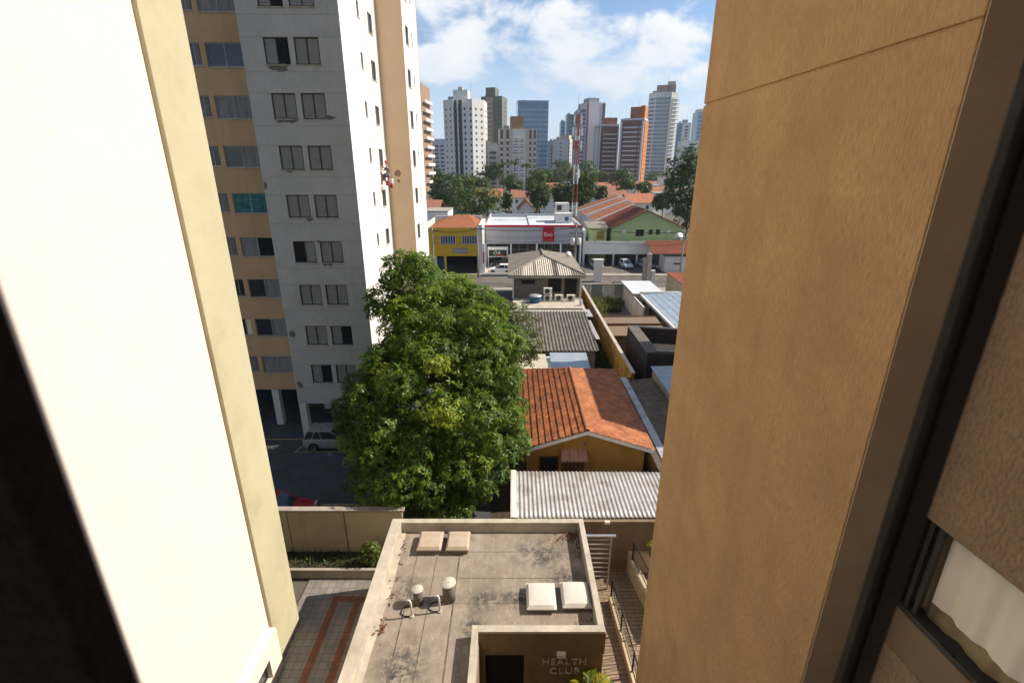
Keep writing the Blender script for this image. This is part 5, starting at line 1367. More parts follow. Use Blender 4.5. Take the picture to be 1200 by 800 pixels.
def pole(label, px, py, Y, h, arms=1, transf=False):
    p = D(px, py, Y); t = thing('utility_pole', label, 'utility pole', (p.x, Y, 0), 0, 'utility poles')
    MB().bar((0, 0, 0), (0, 0, h), .17, 8, .11).build('pole', concrete, t, smooth=True)
    for k in range(arms): MB().box(-1.1, -.06, h - .5 - k * .9, 1.1, .06, h - .38 - k * .9).build('crossarm', dark_conc, t)
    if transf:
        MB().lathe([(.3, h - 3.2), (.34, h - 3.1), (.34, h - 2.2), (.2, h - 2.1)], c=(-.5, -.1, 0), n=12).build('transformer', ac_white, t, smooth=True); MB().lathe([(.3, h - 3.2), (.34, h - 3.1), (.34, h - 2.2), (.2, h - 2.1)], c=(.5, -.1, 0), n=12).build('transformer', ac_white, t, smooth=True)
    return Vector((p.x, Y, h))


w1 = pole('utility pole with two grey transformers between the grey house and showroom', 674, 300, 80, 9.6, 2, True)
w2 = pole('utility pole standing at the front corner of the yellow shop', 560, 300, 85, 8.8, 1)
w3 = pole('utility pole beside the ochre wall near the tiled gatehouse', 799, 300, 82, 8.6, 2)
w4 = pole('slim utility pole in front of the white annex left of the yellow shop', 508, 300, 85, 8.5, 1)
for a, b2, lab in ((w4, w2, 'overhead cables crossing in front of the yellow shop'), (w2, w1, 'overhead cables sagging in front of the showroom'), (w1, w3, 'overhead cables sagging in front of the green house')):
    mb = MB()
    for dz in (-.45, -.5, -1.4, -1.65, -1.9, -2.3, -2.5):
        for dy in ((-.9, .9) if dz == -.45 else (0,)):
            pts = [a.lerp(b2, i / 10) + Vector((0, dy * .1, dz - 1.1 * 4 * (i / 10) * (1 - i / 10) * .4)) for i in range(11)]; mb.tube(pts, .022, 4)
    o = mb.build('overhead_cable', black_rubber); tag(o, lab, 'cable', 'overhead cables')

# red and white lattice mast
p = D(673, 250, 116)
t = thing('lattice_mast', 'red and white lattice telecom mast with antennas rising behind the showroom', 'mast', (p.x, 116, 0))
zs = [0, 7.5, 10.5, 14.5, 18.5, 23.5, 26, 28.6]
for k in range(len(zs) - 1):
    mb = MB(); z0, z1 = zs[k], zs[k + 1]; wd = lambda z: .60 - .28 * z / 29; n = max(2, int((z1 - z0) / 1.3))
    for sx, sy in ((-1, -1), (1, -1), (1, 1), (-1, 1)): mb.bar((sx * wd(z0), sy * wd(z0), z0), (sx * wd(z1), sy * wd(z1), z1), .045, 5)
    for i in range(n):
        a, b2 = z0 + (z1 - z0) * i / n, z0 + (z1 - z0) * (i + 1) / n; c = [(-1, -1), (1, -1), (1, 1), (-1, 1)]
        for j in range(4):
            (ax, ay), (bx, by) = c[j], c[(j + 1) % 4]
            mb.bar((ax * wd(a), ay * wd(a), a), (bx * wd(b2), by * wd(b2), b2), .022, 4); mb.bar((bx * wd(a), by * wd(a), a), (ax * wd(b2), ay * wd(b2), b2), .022, 4); mb.bar((ax * wd(a), ay * wd(a), a), (bx * wd(a), by * wd(a), a), .022, 4)
    mb.build('mast_section', (M('mast_red', (.33, .09, .045), .6, .2, 2), sign_white)[k % 2], t)
MB().bar((0, 0, 28.6), (0, 0, 32.5), .05).build('lightning_rod', steel, t)
for z, rr, n in ((22.5, 1.0, 3), (25.2, 1.0, 4), (27.6, .9, 3), (16.6, 1.3, 2)):
    for i in range(n):
        a = 2 * math.pi * i / n + z; c = (rr * math.cos(a), rr * math.sin(a)); mb = MB().box(c[0] - .16, c[1] - .1, z - .9, c[0] + .16, c[1] + .1, z + .9).bar((0, 0, z), (c[0], c[1], z), .05, 4)
        mb.build('antenna', sign_white if (i + int(z)) % 2 else M('mast_red', (.33, .09, .045)), t)

# the rope worker on the white side of the apartment block


def skin(name, joints, edges, m, parent, sub=1):
    me = bpy.data.meshes.new(name); me.from_pydata([j[:3] for j in joints], edges, []); me.materials.append(m)
    o = bpy.data.objects.new(name, me); COL.objects.link(o)
    if parent: o.parent = parent
    s = o.modifiers.new('skin', 'SKIN'); s.use_smooth_shade = True
    if not me.skin_vertices: bpy.context.view_layer.objects.active = o
    for i, j in enumerate(joints):
        d = me.skin_vertices[0].data[i]; d.radius = (j[3], j[3] if len(j) < 5 else j[4]); d.use_root = i == 0
    if sub: q = o.modifiers.new('sub', 'SUBSURF'); q.levels = sub; q.render_levels = sub
    return o


p = D(453, 203, 37.9)
W_ = thing('person', 'worker in red helmet and dark clothes hanging on ropes by the white tower side', 'person', (-9.0, 37.9, p.z - .1))
sk = M('skin', (.35, .19, .12), .6, .1, 4); cl = M('dark_shirt', (.035, .04, .055), .85, .2, 6); pn = M('work_trousers', (.16, .17, .19), .9, .2, 6)
J = [(0, 0, 0, .15), (0, 0, .25, .145), (-.04, 0, .46, .15), (-.05, 0, .56, .07), (-.06, 0, .66, .075), (-.07, 0, .74, .095), (-.07, 0, .83, .085),
     (-.04, -.19, .48, .065), (-.2, -.27, .27, .05), (-.40, -.2, .38, .04), (-.47, -.19, .40, .045), (-.04, .19, .48, .065), (-.22, .25, .36, .05), (-.40, .16, .56, .04), (-.47, .15, .60, .045),
     (-.03, -.1, -.02, .1), (-.36, -.14, .0, .085), (-.30, -.14, -.40, .06), (-.40, -.14, -.44, .05), (-.03, .1, -.02, .1), (-.34, .15, -.06, .085), (-.25, .15, -.46, .06), (-.35, .15, -.50, .05)]
E_ = [(0, 1), (1, 2), (2, 3), (3, 4), (4, 5), (5, 6), (2, 7), (7, 8), (8, 9), (9, 10), (2, 11), (11, 12), (12, 13), (13, 14), (0, 15), (15, 16), (16, 17), (17, 18), (0, 19), (19, 20), (20, 21), (21, 22)]
skin('body', J, E_, sk, W_)
skin('shirt', [(0, 0, .04, .165), (0, 0, .25, .162), (-.04, 0, .46, .165), (-.04, -.2, .48, .085), (-.17, -.26, .31, .07), (-.04, .2, .48, .085), (-.18, .25, .38, .07)], [(0, 1), (1, 2), (2, 3), (3, 4), (2, 5), (5, 6)], cl, W_)
skin('trousers', [(0, 0, .02, .17), (-.04, -.1, -.02, .118), (-.36, -.14, 0, .1), (-.31, -.14, -.34, .075), (-.04, .1, -.02, .118), (-.34, .15, -.06, .1), (-.26, .15, -.40, .075)], [(0, 1), (1, 2), (2, 3), (0, 4), (4, 5), (5, 6)], pn, W_)
MB().lathe([(.125, .80), (.13, .84), (.115, .91), (.06, .96), (.01, .97)], c=(-.07, 0, 0), n=16).build('helmet', M('helmet_red', (.55, .03, .02), .4, .05), W_, smooth=True)
t = thing('bosun_chair', 'small plank seat with red bags carrying the rope worker', 'rope seat', (-9.0, 37.9, p.z - .1))
MB().box(-.3, -.32, -.17, .12, .32, -.13).build('plank', brown_wood, t); MB().box(-.12, -.44, -.75, .14, -.26, -.4).box(-.05, .30, -.95, .2, .5, -.5).build('bag', M('bag_red', (.36, .06, .05), .8, .2, 5), t, bevel=.03)
MB().lathe([(.11, -.62), (.14, -.30), (.14, -.28)], c=(.22, .05, 0), n=12).build('bucket', sign_white, t)
for y in (-.3, .3): MB().bar((-.05, y, -.13), (0, 0, 1.3), .012, 4).build('strap', offwhite, t)
t = thing('rope', 'thin working ropes hanging down the white tower side past the worker', 'rope', (-9.1, 37.9, 0))
mb = MB(); mb.bar((-9.1, 37.85, 4), (-9.1, 37.85, TOP + .1), .012, 4); mb.bar((-9.2, 36.0, 4), (-9.2, 36.0, TOP + .1), .012, 4); mb.build('strand', dark_alu, t, w=1)

# ================================================================== red roofed houses in the distance


def house(label, px0, px1, Y, dep, ze, zr, axis, wm, rm, group=None, cat='house', name='tiled_far_house'):
    x0 = D(px0, 220, Y).x; x1 = D(px1, 220, Y).x; t = thing(name, label, cat, ((x0 + x1) / 2, Y + dep / 2, 0), 0, group)
    hw = (x1 - x0) / 2; hd = dep / 2; mb = MB(); mb.box(-hw, -hd, 0, hw, hd, ze)
    if axis == 'x': mb.quad((-hw, -hd, ze), (-hw, hd, ze), (-hw, 0, zr)); mb.quad((hw, -hd, ze), (hw, 0, zr), (hw, hd, ze))
    else: mb.quad((-hw, -hd, ze), (hw, -hd, ze), (0, -hd, zr)); mb.quad((-hw, hd, ze), (0, hd, zr), (hw, hd, ze))
    mb.build('wall', wm, t)
    rb = MB(); o = .5
    if axis == 'x':
        for s_ in (-1, 1): sheet(rb, [(-hw - o, s_ * (hd + o), ze - .1), (hw + o, s_ * (hd + o), ze - .1), (hw + o, 0, zr + .1), (-hw - o, 0, zr + .1)], .15)
    else:
        for s_ in (-1, 1): sheet(rb, [(s_ * (hw + o), -hd - o, ze - .1), (s_ * (hw + o), hd + o, ze - .1), (0, hd + o, zr + .1), (0, -hd - o, zr + .1)], .15)
    rb.build('roof', rm, t)
    n = max(2, int(hw * 2 / 3.2))
    wmesh = MB().box(-.5, -.05, -.6, .5, 0, .6).mesh('window', win_glass)
    for i in range(n): inst(wmesh, 'window', t, (-hw + (i + .5) * 2 * hw / n, -hd, ze - 1.5))
    return t


house('white walled house with a red tile roof between the bright tree and the far street', 556, 588, 205, 14, 6.5, 9.2, 'x', white_side, clay_far)
house('low red roofed house right of the far street in front of dark trees', 608, 626, 150, 12, 6.0, 8.6, 'y', white_side, clay_far)
house('red tile roof peeping out between two dark trees behind the mast', 632, 660, 260, 14, 7, 9.6, 'x', cream_wall, clay_far)
hl = [(690, 712, 190, 14, 6.0, 8.8, 'y', clay_far, 'tiled far house just right of the lattice mast'), (712, 738, 205, 14, 6.0, 8.4, 'x', clay_far2, 'brownish tiled far house below the dark tree clump'), (738, 768, 172, 13, 6.5, 9.0, 'x', clay_far, 'wide orange tiled far house behind the farthest row house'),
      (692, 722, 235, 15, 6.2, 9.2, 'x', clay_far2, 'long brown tiled far house above the row house roofs on the left'), (724, 752, 250, 14, 6.2, 8.8, 'y', clay_far, 'orange gabled far house in the middle of the roofscape'), (752, 776, 225, 13, 6.0, 9.0, 'x', clay_far, 'orange tiled far house left of the yellow green shrubs'),
      (700, 728, 285, 14, 6.2, 9.0, 'x', clay_far, 'farthest orange roofed house under the white wall tower'), (768, 796, 265, 14, 6.5, 8.2, 'x', clay_far2, 'brown roofed far house near the big dark right tree'), (745, 772, 310, 14, 7.2, 9.0, 'x', clay_far2, 'brown roof right of the dark tree clump'),
      (676, 694, 215, 12, 5.8, 8.4, 'x', clay_far, 'tiled far house tucked behind the mast base')]
for a0, a1, Y, dep, ze, zr, ax, m, lab in hl + [(716, 740, 330, 14, 7.5, 10.4, 'x', clay_far, 'orange roof strip right below the wide dark tree clump'), (600, 622, 205, 14, 6.2, 8.8, 'x', clay_far2, 'brown roof beside the far street under the palms'), (634, 656, 205, 12, 6.2, 8.8, 'y', clay_far2, 'small gabled roof between the two dark trees left of the mast'), (752, 782, 185, 12, 5.6, 7.8, 'x', clay_far2, 'brown tiled roof left of the huge dark right tree')]: house(lab, a0, a1, Y, dep, ze, zr, ax, white_side, m, 'tiled houses in the distance')
for a0, a1, Y, dep, h, lab in ((702, 714, 195, 10, 8.2, 'small white flat house among the red roofs right of the mast'), (758, 775, 240, 10, 9.3, 'white flat roofed house left of the big right tree'), (776, 792, 285, 10, 12, 'pale grey flat roofed house beside the big right tree'), (770, 790, 205, 9, 7.6, 'long white low house front among far roofs on the right')):
    x0 = D(a0, 215, Y).x; x1 = D(a1, 215, Y).x; t = thing('white_far_house', lab, 'house', ((x0 + x1) / 2, Y, 0), 0, 'white houses in the distance'); hw = (x1 - x0) / 2
    MB().box(-hw, 0, 0, hw, dep, h).build('wall', white_side, t); MB().box(-hw - .3, -.3, h, hw + .3, dep + .3, h + .3).build('roof', (concrete_l, zinc)[int(h) % 2], t)
    wmesh = MB().box(-.6, -.05, -.6, .6, 0, .6).mesh('window', win_glass)
    for i in range(3): inst(wmesh, 'window', t, (-hw + (i + .5) * 2 * hw / 3, 0, h - 1.7))
# cars in the far street
for k, (x, y, c, lab) in enumerate(((-.3, 175, (.02, .02, .03), 'black car in the far street between the trees'), (-3.2, 192, (.55, .56, .58), 'pale car in the far street between the trees'))):
    car(lab, (x, y, -.02), math.pi / 2, c, 'cars in the far street', L_=4.2)

# ================================================================== skyline towers


def tower(label, pcx, Y, W, Dp, ytop, yaw, wall_m, front=(), side=(), left=(), fh=3.0, cham=0, cap=None, z0=6.0, name='apartment_tower', win_m=None, sub=None, roofs=()):
    X = D(pcx, 200, Y).x; H = D(pcx, ytop, Y).z
    t = thing(name, label, 'tower', (X, Y, 0), R(yaw))
    hw = W / 2; c = cham
    plan = [(-hw + c, 0), (hw - c, 0)] + ([(hw, c)] if c else []) + [(hw, Dp), (-hw, Dp)] + ([(-hw, c)] if c else [])
    MB().prism(plan, 0, H).build('wall', wall_m, t)
    edges = {'f': ((-hw + c, 0), (hw - c, 0)), 's': ((hw, c), (hw, Dp)), 'l': ((-hw, Dp), (-hw, c)), 'c': ((hw - c, 0), (hw, c)), 'd': ((-hw, c), (-hw + c, 0))}
    wins = []; cache = {}
    nfl = int((H - z0 - 1.5) / fh)

    def place(edge, els):
        (ax, ay), (bx, by) = edges[edge]; L_ = math.hypot(bx - ax, by - ay); ux, uy = (bx - ax) / L_, (by - ay) / L_; ang = math.atan2(uy, ux); nx, ny = uy, -ux
        for e in els:
            kind = e[0]; u = e[1] * L_
            if kind == 'strip':
                _, _, w_, m, pr = e[:5]; top = e[5] if len(e) > 5 else H - .6; w_ *= L_
                mb = MB().box(-w_ / 2, -pr, z0 - 4, w_ / 2, .0 if pr > 0 else .1, top); mb.build('wall_strip', m, t).rotation_euler = (0, 0, ang); t.children[-1].location = (ax + ux * u, ay + uy * u, 0)
            else:
                _, _, w_, h_, m, off = e[:6]; w_ *= L_; key = (kind, round(w_, 2), h_, m.name)
                if key not in cache:
                    if kind == 'win': cache[key] = MB().box(-w_ / 2, -.06, -h_ / 2, w_ / 2, .0, h_ / 2).mesh('window', m)
                    elif kind == 'balc': cache[key] = MB().box(-w_ / 2, -1.1, -h_ / 2, w_ / 2, -.98, h_ / 2).box(-w_ / 2, -.979, -h_ / 2, w_ / 2, -.001, -h_ / 2 + .2).mesh('balcony', m)
                    elif kind == 'band': cache[key] = MB().box(-w_ / 2, -.12, -h_ / 2, w_ / 2, 0, h_ / 2).mesh('window_band', m)
                for k in range(nfl):
                    z = z0 + fh * (k + .5)
                    wins.append((cache[key], {'win': 'window', 'balc': 'balcony', 'band': 'window_band'}[kind], (ax + ux * u + nx * off, ay + uy * u + ny * off, z), ang))
    place('f', front); place('s', side); place('l', left)
    if c and sub: place('c', sub[0]); place('d', sub[1])
    cnt = {}
    rest = {}
    for me, nm, loc, ang in sorted(wins, key=lambda q: -q[2][2]):
        cnt[nm] = cnt.get(nm, 0) + 1
        if cnt[nm] <= 100: inst(me, nm, t, loc, ang)
        else:
            mb = rest.setdefault((nm, me.materials[0].name), (MB(), me.materials[0]))[0]; ca, sa = math.cos(ang), math.sin(ang)
            mb.add([(loc[0] + v.co.x * ca - v.co.y * sa, loc[1] + v.co.x * sa + v.co.y * ca, loc[2] + v.co.z) for v in me.vertices], [tuple(p.vertices) for p in me.polygons])
    for (nm, _), (mb, m) in rest.items(): tag(mb.build(nm, m, t), kind='stuff')
    for (x0, y0, x1, y1, h, m) in roofs: MB().box(x0 * hw, y0 * Dp, H + .002, x1 * hw, y1 * Dp, H + h).build('roof_block', m, t)
    ax_ = (hw * .3, Dp * .5); hh = max([r[4] for r in roofs] or [0]); MB().bar((ax_[0], ax_[1], H), (ax_[0], ax_[1], H + hh + 4.5), .10, 5, .05).bar((-ax_[0], ax_[1], H), (-ax_[0], ax_[1], H + hh + 2.5), .08, 5, .05).build('roof_antenna', tw_grey, t)
    MB().box(-hw * .75, Dp * .3, H + .003, -hw * .45, Dp * .55, H + 1.8).build('roof_tank', tw_grey, t)
    if cap: MB().prism([(x * 1.01, y * 1.0) for x, y in plan], H + .002, H + cap[0]).build('cornice', cap[1], t)
    return t


tw_white = M('tower_white', (.66, .64, .60), .85, .06, .1)
tw_beige = M('tower_beige', (.52, .46, .38), .85, .06, .1)
tw_brown = M('tower_brown', (.17, .085, .065), .85, .12, .2)
tw_olive = M('tower_olive', (.17, .175, .14), .85, .1, .2)
tw_pink = M('tower_pink', (.42, .27, .20), .85, .1, .2)
tw_orange = M('tower_orange', (.58, .20, .045), .85, .1, .3)
tw_lilac = M('tower_lilac', (.55, .53, .56), .85, .06, .1)
tw_grey = M('tower_grey', (.33, .34, .35), .85, .08, .2)
brick_m = M('roof_brick', (.30, .12, .06), .9, .15, .3)
gl_blue = M('tower_glass_blue', (.07, .19, .29), .12, .25, .12, spec=.8)
gl_lblue = M('tower_glass_pale', (.20, .33, .42), .15, .2, .12, spec=.7)
gl_dark = M('tower_glass_dark', (.03, .035, .04), .15, .3, .3, spec=.6)
gl_mid = M('tower_glass_grey', (.12, .17, .20), .15, .3, .3, spec=.7)
balc_dark = M('balcony_grey', (.085, .092, .095), .8, .1, .3)

# far left strip tower
tower('tall narrow brown tower edged with pale balconies right behind the sunlit white tower', 487, 190, 7, 14, 97, -4, M('tower_tan', (.30, .20, .14), .85, .1, .2), front=[('balc', .08, .3, 1.0, tw_white, .05), ('balc', .94, .1, 1.2, tw_white, .05)], side=[('balc', .5, .8, 1.0, tw_white, .05)], z0=8)
tower('small pale far tower between the brown strip tower and white tower', 513, 430, 15, 14, 163, -12, tw_lilac, front=[('win', .2, .2, 1.5, gl_dark, 0), ('win', .5, .2, 1.5, gl_dark, 0), ('win', .8, .2, 1.5, gl_dark, 0)], side=[('win', .4, .2, 1.5, gl_dark, 0)], z0=10)
tower('big white residential tower with dark balcony recess and small square windows', 544, 290, 22.5, 20, 116, -3, tw_white, cham=6,
      front=[('strip', .26, .5, balc_dark, .05), ('strip', .26, .07, tw_white, .9), ('strip', .02, .10, tw_white, .9), ('strip', .52, .08, tw_white, .9), ('balc', .39, .2, 1.0, balc_dark, .05), ('balc', .14, .16, 1.0, balc_dark, .05), ('win', .62, .09, 1.3, gl_dark, .01), ('win', .92, .09, 1.3, gl_dark, .01)],
      side=[('win', .3, .12, 1.3, gl_dark, .01), ('win', .7, .12, 1.1, gl_dark, .01)], sub=([('win', .3, .12, 1.1, gl_dark, .01), ('win', .75, .12, 1.1, gl_dark, .01)], [('win', .25, .14, 1.1, gl_dark, .01), ('win', .75, .14, 1.1, gl_dark, .01)]),
      z0=3, roofs=((-.45, .1, .25, .6, 4.6, tw_white), (-.2, .12, 0, .3, 6.0, tw_beige)))
tower('olive and pink stepped tower behind the big white tower', 577, 400, 16, 15, 113, -14, tw_olive, front=[('strip', .42, .34, tw_pink, .6), ('win', .2, .12, 1.4, gl_dark, 0), ('win', .85, .12, 1.4, gl_dark, 0), ('balc', .42, .2, 1.0, tw_beige, .6)], side=[('win', .5, .2, 1.4, gl_dark, 0)], roofs=((-.6, .1, .3, .8, 6, tw_olive),))
tower('low white apartment block right of the big white tower', 580, 325, 15, 14, 170, 0, tw_white, front=[('win', .15, .12, 1.2, gl_dark, 0), ('balc', .42, .28, 1.0, balc_dark, 0), ('win', .82, .12, 1.2, gl_dark, 0)], roofs=((.4, .1, .95, .9, 6, tw_white), (-.9, .05, .2, .5, 1.2, tw_beige)), z0=3)
tower('beige apartment block with brown window stripes and an orange brown rooftop box', 607, 300, 21, 14, 151, 4, tw_beige,
      front=[('strip', .06, .07, tw_brown, .05), ('strip', .22, .07, tw_brown, .05), ('strip', .83, .06, tw_brown, .05), ('strip', .95, .05, tw_brown, .05), ('win', .06, .06, 1.2, tw_white, .06), ('win', .22, .06, 1.2, tw_white, .06), ('win', .83, .05, 1.2, tw_white, .06), ('win', .95, .05, 1.2, tw_white, .06), ('strip', .52, .34, tw_white, .3), ('win', .44, .11, 1.7, gl_mid, .3), ('win', .6, .11, 1.7, gl_mid, .3), ('balc', .52, .32, .7, tw_white, .3)],
      z0=2, roofs=((-.38, .1, .3, .7, 6.5, M('roof_ochre', (.36, .20, .09), .9)),), fh=3.1)
tower('blue glass office tower with horizontal bands standing alone in the skyline', 624, 480, 27, 24, 119, 3, gl_blue, front=[('band', .5, 1.0, 1.5, gl_lblue, 0)], left=[('band', .5, 1.0, 1.5, gl_lblue, 0)], fh=4.0, z0=6, name='office_tower', roofs=((-.3, .2, .2, .6, .5, tw_grey),), cap=(.8, tw_grey))
tower('small grey far building left of the stepped glass towers', 650, 520, 13, 14, 165, 0, tw_grey, front=[('win', .3, .25, 1.5, gl_dark, 0), ('win', .7, .25, 1.5, gl_dark, 0)])
tower('pale low tower with a bright lit edge left of the lattice mast', 656, 430, 13, 12, 163, -22, tw_lilac, front=[('win', .5, .12, 1.4, gl_mid, 0)], side=[('win', .3, .15, 1.4, gl_dark, 0), ('win', .7, .15, 1.4, gl_dark, 0)], roofs=((-.2, .1, .9, .9, 3, tw_beige),))
tower('lower blue glass tower, left step behind the lattice mast', 662, 640, 14, 18, 142, 0, gl_lblue, front=[('band', .5, 1, 1.4, gl_blue, 0)], fh=4, name='office_tower')
tower('blue grey glass tower, middle step behind the lattice mast', 670, 600, 16, 18, 134, 0, gl_mid, front=[('band', .5, 1, 1.2, gl_lblue, 0)], fh=4, name='office_tower')
tower('grey glass tower, highest step behind the lattice mast', 679, 570, 13, 16, 130, 0, tw_grey, front=[('band', .5, .8, 1.4, gl_mid, 0)], fh=4, name='office_tower')
tower('tall tower with a blank white wall framed by dark brown edges', 695, 415, 15, 18, 120, 16, tw_lilac, front=[('strip', .04, .08, tw_brown, .3), ('strip', .93, .14, tw_brown, .3)], left=[('strip', .15, .1, tw_brown, .3), ('balc', .75, .3, 1.1, balc_dark, 0), ('win', .45, .12, 1.3, gl_dark, 0), ('balc', .3, .1, 1.1, tw_white, 0)], roofs=((-.7, .1, .4, .7, 3.2, tw_grey),), z0=2)
tower('brown banded apartment tower with white frame, left of the orange sided twin', 711, 395, 14.5, 14, 148, 6, tw_brown, front=[('strip', .03, .06, tw_lilac, 1.3), ('strip', .97, .06, tw_lilac, 1.3), ('balc', .52, .68, .9, tw_lilac, 0), ('win', .5, .6, 1.2, gl_dark, .02), ('win', .86, .08, 1.2, tw_beige, .02)], left=[('strip', .5, .8, tw_lilac, .1)], cap=(1.4, tw_lilac), roofs=((-.2, .2, .9, .8, 6, brick_m),), z0=2)
tower('brown banded apartment tower with vivid orange sunlit side and brick rooftop', 737, 370, 16, 14, 141, -24, tw_brown, front=[('strip', .04, .08, tw_lilac, 1.3), ('strip', .96, .08, tw_lilac, 1.3), ('balc', .45, .62, .9, tw_lilac, 0), ('win', .45, .6, 1.2, gl_dark, .02), ('win', .84, .08, 1.2, tw_beige, .02)],
      side=[('strip', .28, .46, tw_orange, .5), ('strip', .78, .42, tw_orange, .5), ('win', .28, .10, 1.1, gl_dark, .5), ('win', .78, .10, 1.1, gl_dark, .5)], cap=(1.2, tw_lilac), roofs=((-.3, .2, .9, .9, 8.5, brick_m), (.55, .2, .93, .95, 9.2, tw_orange)), z0=2)
tower('tallest tower with curved glass balconies left of the ochre wall', 770, 450, 24, 22, 108, -14, tw_white, cham=6, front=[('band', .5, 1.0, 1.7, gl_mid, .1), ('strip', .98, .06, tw_white, 1.2), ('balc', .45, .85, .8, gl_lblue, .05)], side=[('balc', .35, .4, .9, tw_white, .05), ('win', .35, .35, 1.7, gl_mid, .02), ('win', .8, .15, 1.4, gl_dark, .02)], sub=([('balc', .5, .8, .9, tw_white, .05), ('win', .5, .7, 1.7, gl_mid, .02)], [('band', .5, .7, 1.5, gl_mid, .02)]), roofs=((-.5, .1, .75, .7, 5.5, tw_pink), (.2, .1, .7, .5, 8, tw_beige)), z0=2)
tower('white and blue tower partly behind the glass balcony tower', 796, 560, 14, 16, 144, -16, tw_white, front=[('strip', .2, .35, gl_blue, .1), ('win', .7, .2, 1.5, gl_dark, 0)], side=[('win', .4, .3, 1.5, gl_dark, 0)], roofs=((-.3, .1, .5, .8, 3, tw_grey),))
tower('lower blue glass block with white frame next to the big right tree', 806, 500, 15, 16, 165, 0, tw_white, front=[('band', .45, .7, 2.2, gl_blue, .02)], fh=3.6, name='office_tower')
tower('pale blue stepped glass tower at the edge of the ochre wall', 822, 600, 22, 18, 131, 0, gl_lblue, front=[('band', .5, 1, 1.5, gl_blue, 0)], fh=4, name='office_tower', roofs=((-.9, .1, -.2, .8, 3, tw_white),))

# ================================================================== trees of the middle distance


def far_tree(label, px0, px1, yt, yb, Y, m, seed, group='trees in the middle distance', nros=260, leaf=.75, lobes=5):
    xc = (px0 + px1) / 2; a = D(px0, (yt + yb) / 2, Y); b_ = D(px1, (yt + yb) / 2, Y); tp = D(xc, yt, Y).z; bt = max(1.2, D(xc, yb, Y).z)
    rw = (b_.x - a.x) / 2; rh = (tp - bt) / 2; cx = (a.x + b_.x) / 2; cz = (tp + bt) / 2; rg_ = np.random.default_rng(seed); L_ = []
    for i in range(lobes):
        an = 2 * math.pi * i / lobes + rg_.uniform(0, 1); k = rg_.uniform(.42, .58)
        L_.append(((cx + rw * k * math.cos(an), Y + rw * k * math.sin(an) * .9, cz + rh * rg_.uniform(-.35, .42)), (rw * rg_.uniform(.42, .6), rw * rg_.uniform(.42, .6), rh * rg_.uniform(.48, .62))))
    L_.insert(0, ((cx, Y, cz), (rw * .66, rw * .66, rh * .8)))
    return tree(label, (cx, Y, 0), L_, int(nros * 2.6), 8, leaf, leaf * .5, m, seed, trunk_r=max(.15, rw * .05), group=group, yellow=.03, droop=.35)


far_tree('bright green broad tree behind the yellow shop roof', 523, 592, 214, 258, 140, leaf_mid, 41, nros=520, leaf=.6, lobes=7)
far_tree('dark green tree left of the bright broad tree', 500, 550, 200, 250, 165, leaf_dark, 42, nros=420, leaf=.65)
far_tree('dark tree beneath the pale far tower at the left of the skyline', 500, 524, 194, 215, 240, leaf_dark, 43)
far_tree('dense dark trees at the foot of the big white tower', 564, 592, 190, 214, 250, leaf_dark, 44)
far_tree('rounded dark tree right of the far street', 617, 648, 210, 250, 155, leaf_dark, 45, nros=380, leaf=.65)
far_tree('dark bushy tree between the rounded tree and the mast', 645, 674, 208, 250, 162, leaf_dark, 46, nros=380, leaf=.65)
far_tree('large tree right behind the lattice mast, partly yellow green', 664, 699, 198, 254, 146, leaf_mid, 47, nros=460, leaf=.65)
far_tree('olive toned tree in front of the stepped glass towers', 640, 676, 192, 216, 290, leaf_olive, 48)
far_tree('mid green tree below the blue glass office tower', 620, 648, 196, 216, 270, leaf_mid, 49)
far_tree('dark tree at the foot of the blank white wall tower', 674, 700, 183, 210, 320, leaf_dark, 50)
far_tree('wide dark tree clump at the foot of the brown and orange towers', 710, 749, 193, 224, 255, leaf_dark, 51, nros=420)
far_tree('small olive tree left of the wide dark clump', 694, 716, 199, 216, 300, leaf_olive, 52)
far_tree('low dark trees below the glass balcony tower', 755, 790, 200, 216, 340, leaf_dark, 53)
far_tree('huge dark tree against the edge of the ochre wall', 779, 838, 168, 292, 104, leaf_dark, 54, nros=900, leaf=.55, lobes=9)
far_tree('dark tree right of the bright broad tree, before the white walled house', 548, 575, 205, 226, 225, leaf_dark, 61)
far_tree('broad dark tree at the left edge, under the brown strip tower', 496, 520, 205, 232, 200, leaf_dark, 62)
far_tree('mid green trees behind the palms at the foot of the beige block', 584, 612, 203, 222, 262, leaf_mid, 63)
far_tree('dark tree behind the red peeping roof', 632, 662, 200, 218, 300, leaf_dark, 64)
far_tree('small dark tree between the mast and the red roofs', 694, 712, 216, 236, 180, leaf_olive, 65)
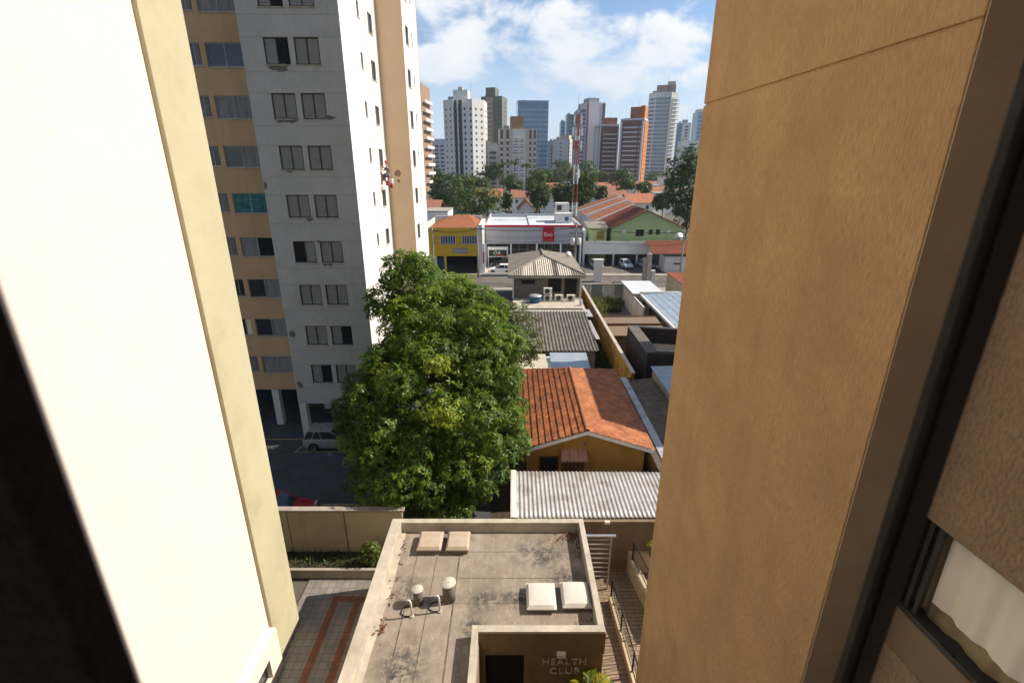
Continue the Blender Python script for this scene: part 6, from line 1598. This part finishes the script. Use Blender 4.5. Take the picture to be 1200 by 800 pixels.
far_tree('dark bushes along the left side of the far street', 586, 600, 224, 246, 165, leaf_dark, 66)
far_tree('dark trees at the foot of the low pale tower', 648, 672, 186, 204, 380, leaf_dark, 67)
far_tree('small trees behind the white far houses on the right', 778, 800, 205, 220, 240, leaf_dark, 68)
far_tree('green trees between the blue office tower foot and the rounded dark tree', 618, 642, 200, 222, 215, leaf_mid, 81)
far_tree('low green tree just left of the blank white wall tower foot', 662, 684, 196, 214, 250, leaf_mid, 82)
far_tree('green trees behind the far street end below the beige block', 592, 616, 208, 228, 225, leaf_dark, 83)
far_tree('pale green tree between red roofs under the orange tower', 728, 745, 208, 224, 230, leaf_mid, 84)
far_tree('tree with light crown behind the bright broad tree', 530, 556, 204, 226, 215, leaf_mid, 85)
far_tree('yellow green shrubs left of the huge dark tree', 764, 792, 220, 248, 150, leaf_olive, 55)
far_tree('small olive tree behind the orange row house roofs', 745, 764, 212, 228, 215, leaf_olive, 56)
for k, (px, yt, lab) in enumerate(((590, 192, 'palm in front of the beige block, left one'), (603, 190, 'tallest palm in front of the beige block, middle one'), (617, 194, 'palm in front of the beige block, right one'), (562, 203, 'small palm at the right foot of the big white tower'))):
    Y = 235 + 6 * k; p = D(px, yt, Y)
    palm(lab, (p.x, Y, 0), p.z - .8, 18, 3.4, 70 + k, trunk=.22, name='palm_tree', cat='palm tree', m=leaf_mid, width=.09, seg=9, llen=.34, group='palms in the middle distance', tintb=.35)

# ================================================================== air
hz = MB().box(-2520, -320, -1.1, 2520, 4020, 92).build('haze', None); tag(hz, kind='stuff')
hm = bpy.data.materials.new('haze_air'); hm.use_nodes = True; nt = hm.node_tree; nt.nodes.clear()
pv = nt.nodes.new('ShaderNodeVolumePrincipled'); pv.inputs['Color'].default_value = (.80, .88, 1, 1); pv.inputs['Density'].default_value = HAZE; pv.inputs['Anisotropy'].default_value = .2
mo = nt.nodes.new('ShaderNodeOutputMaterial'); nt.links.new(pv.outputs[0], mo.inputs['Volume']); hz.data.materials.append(hm)
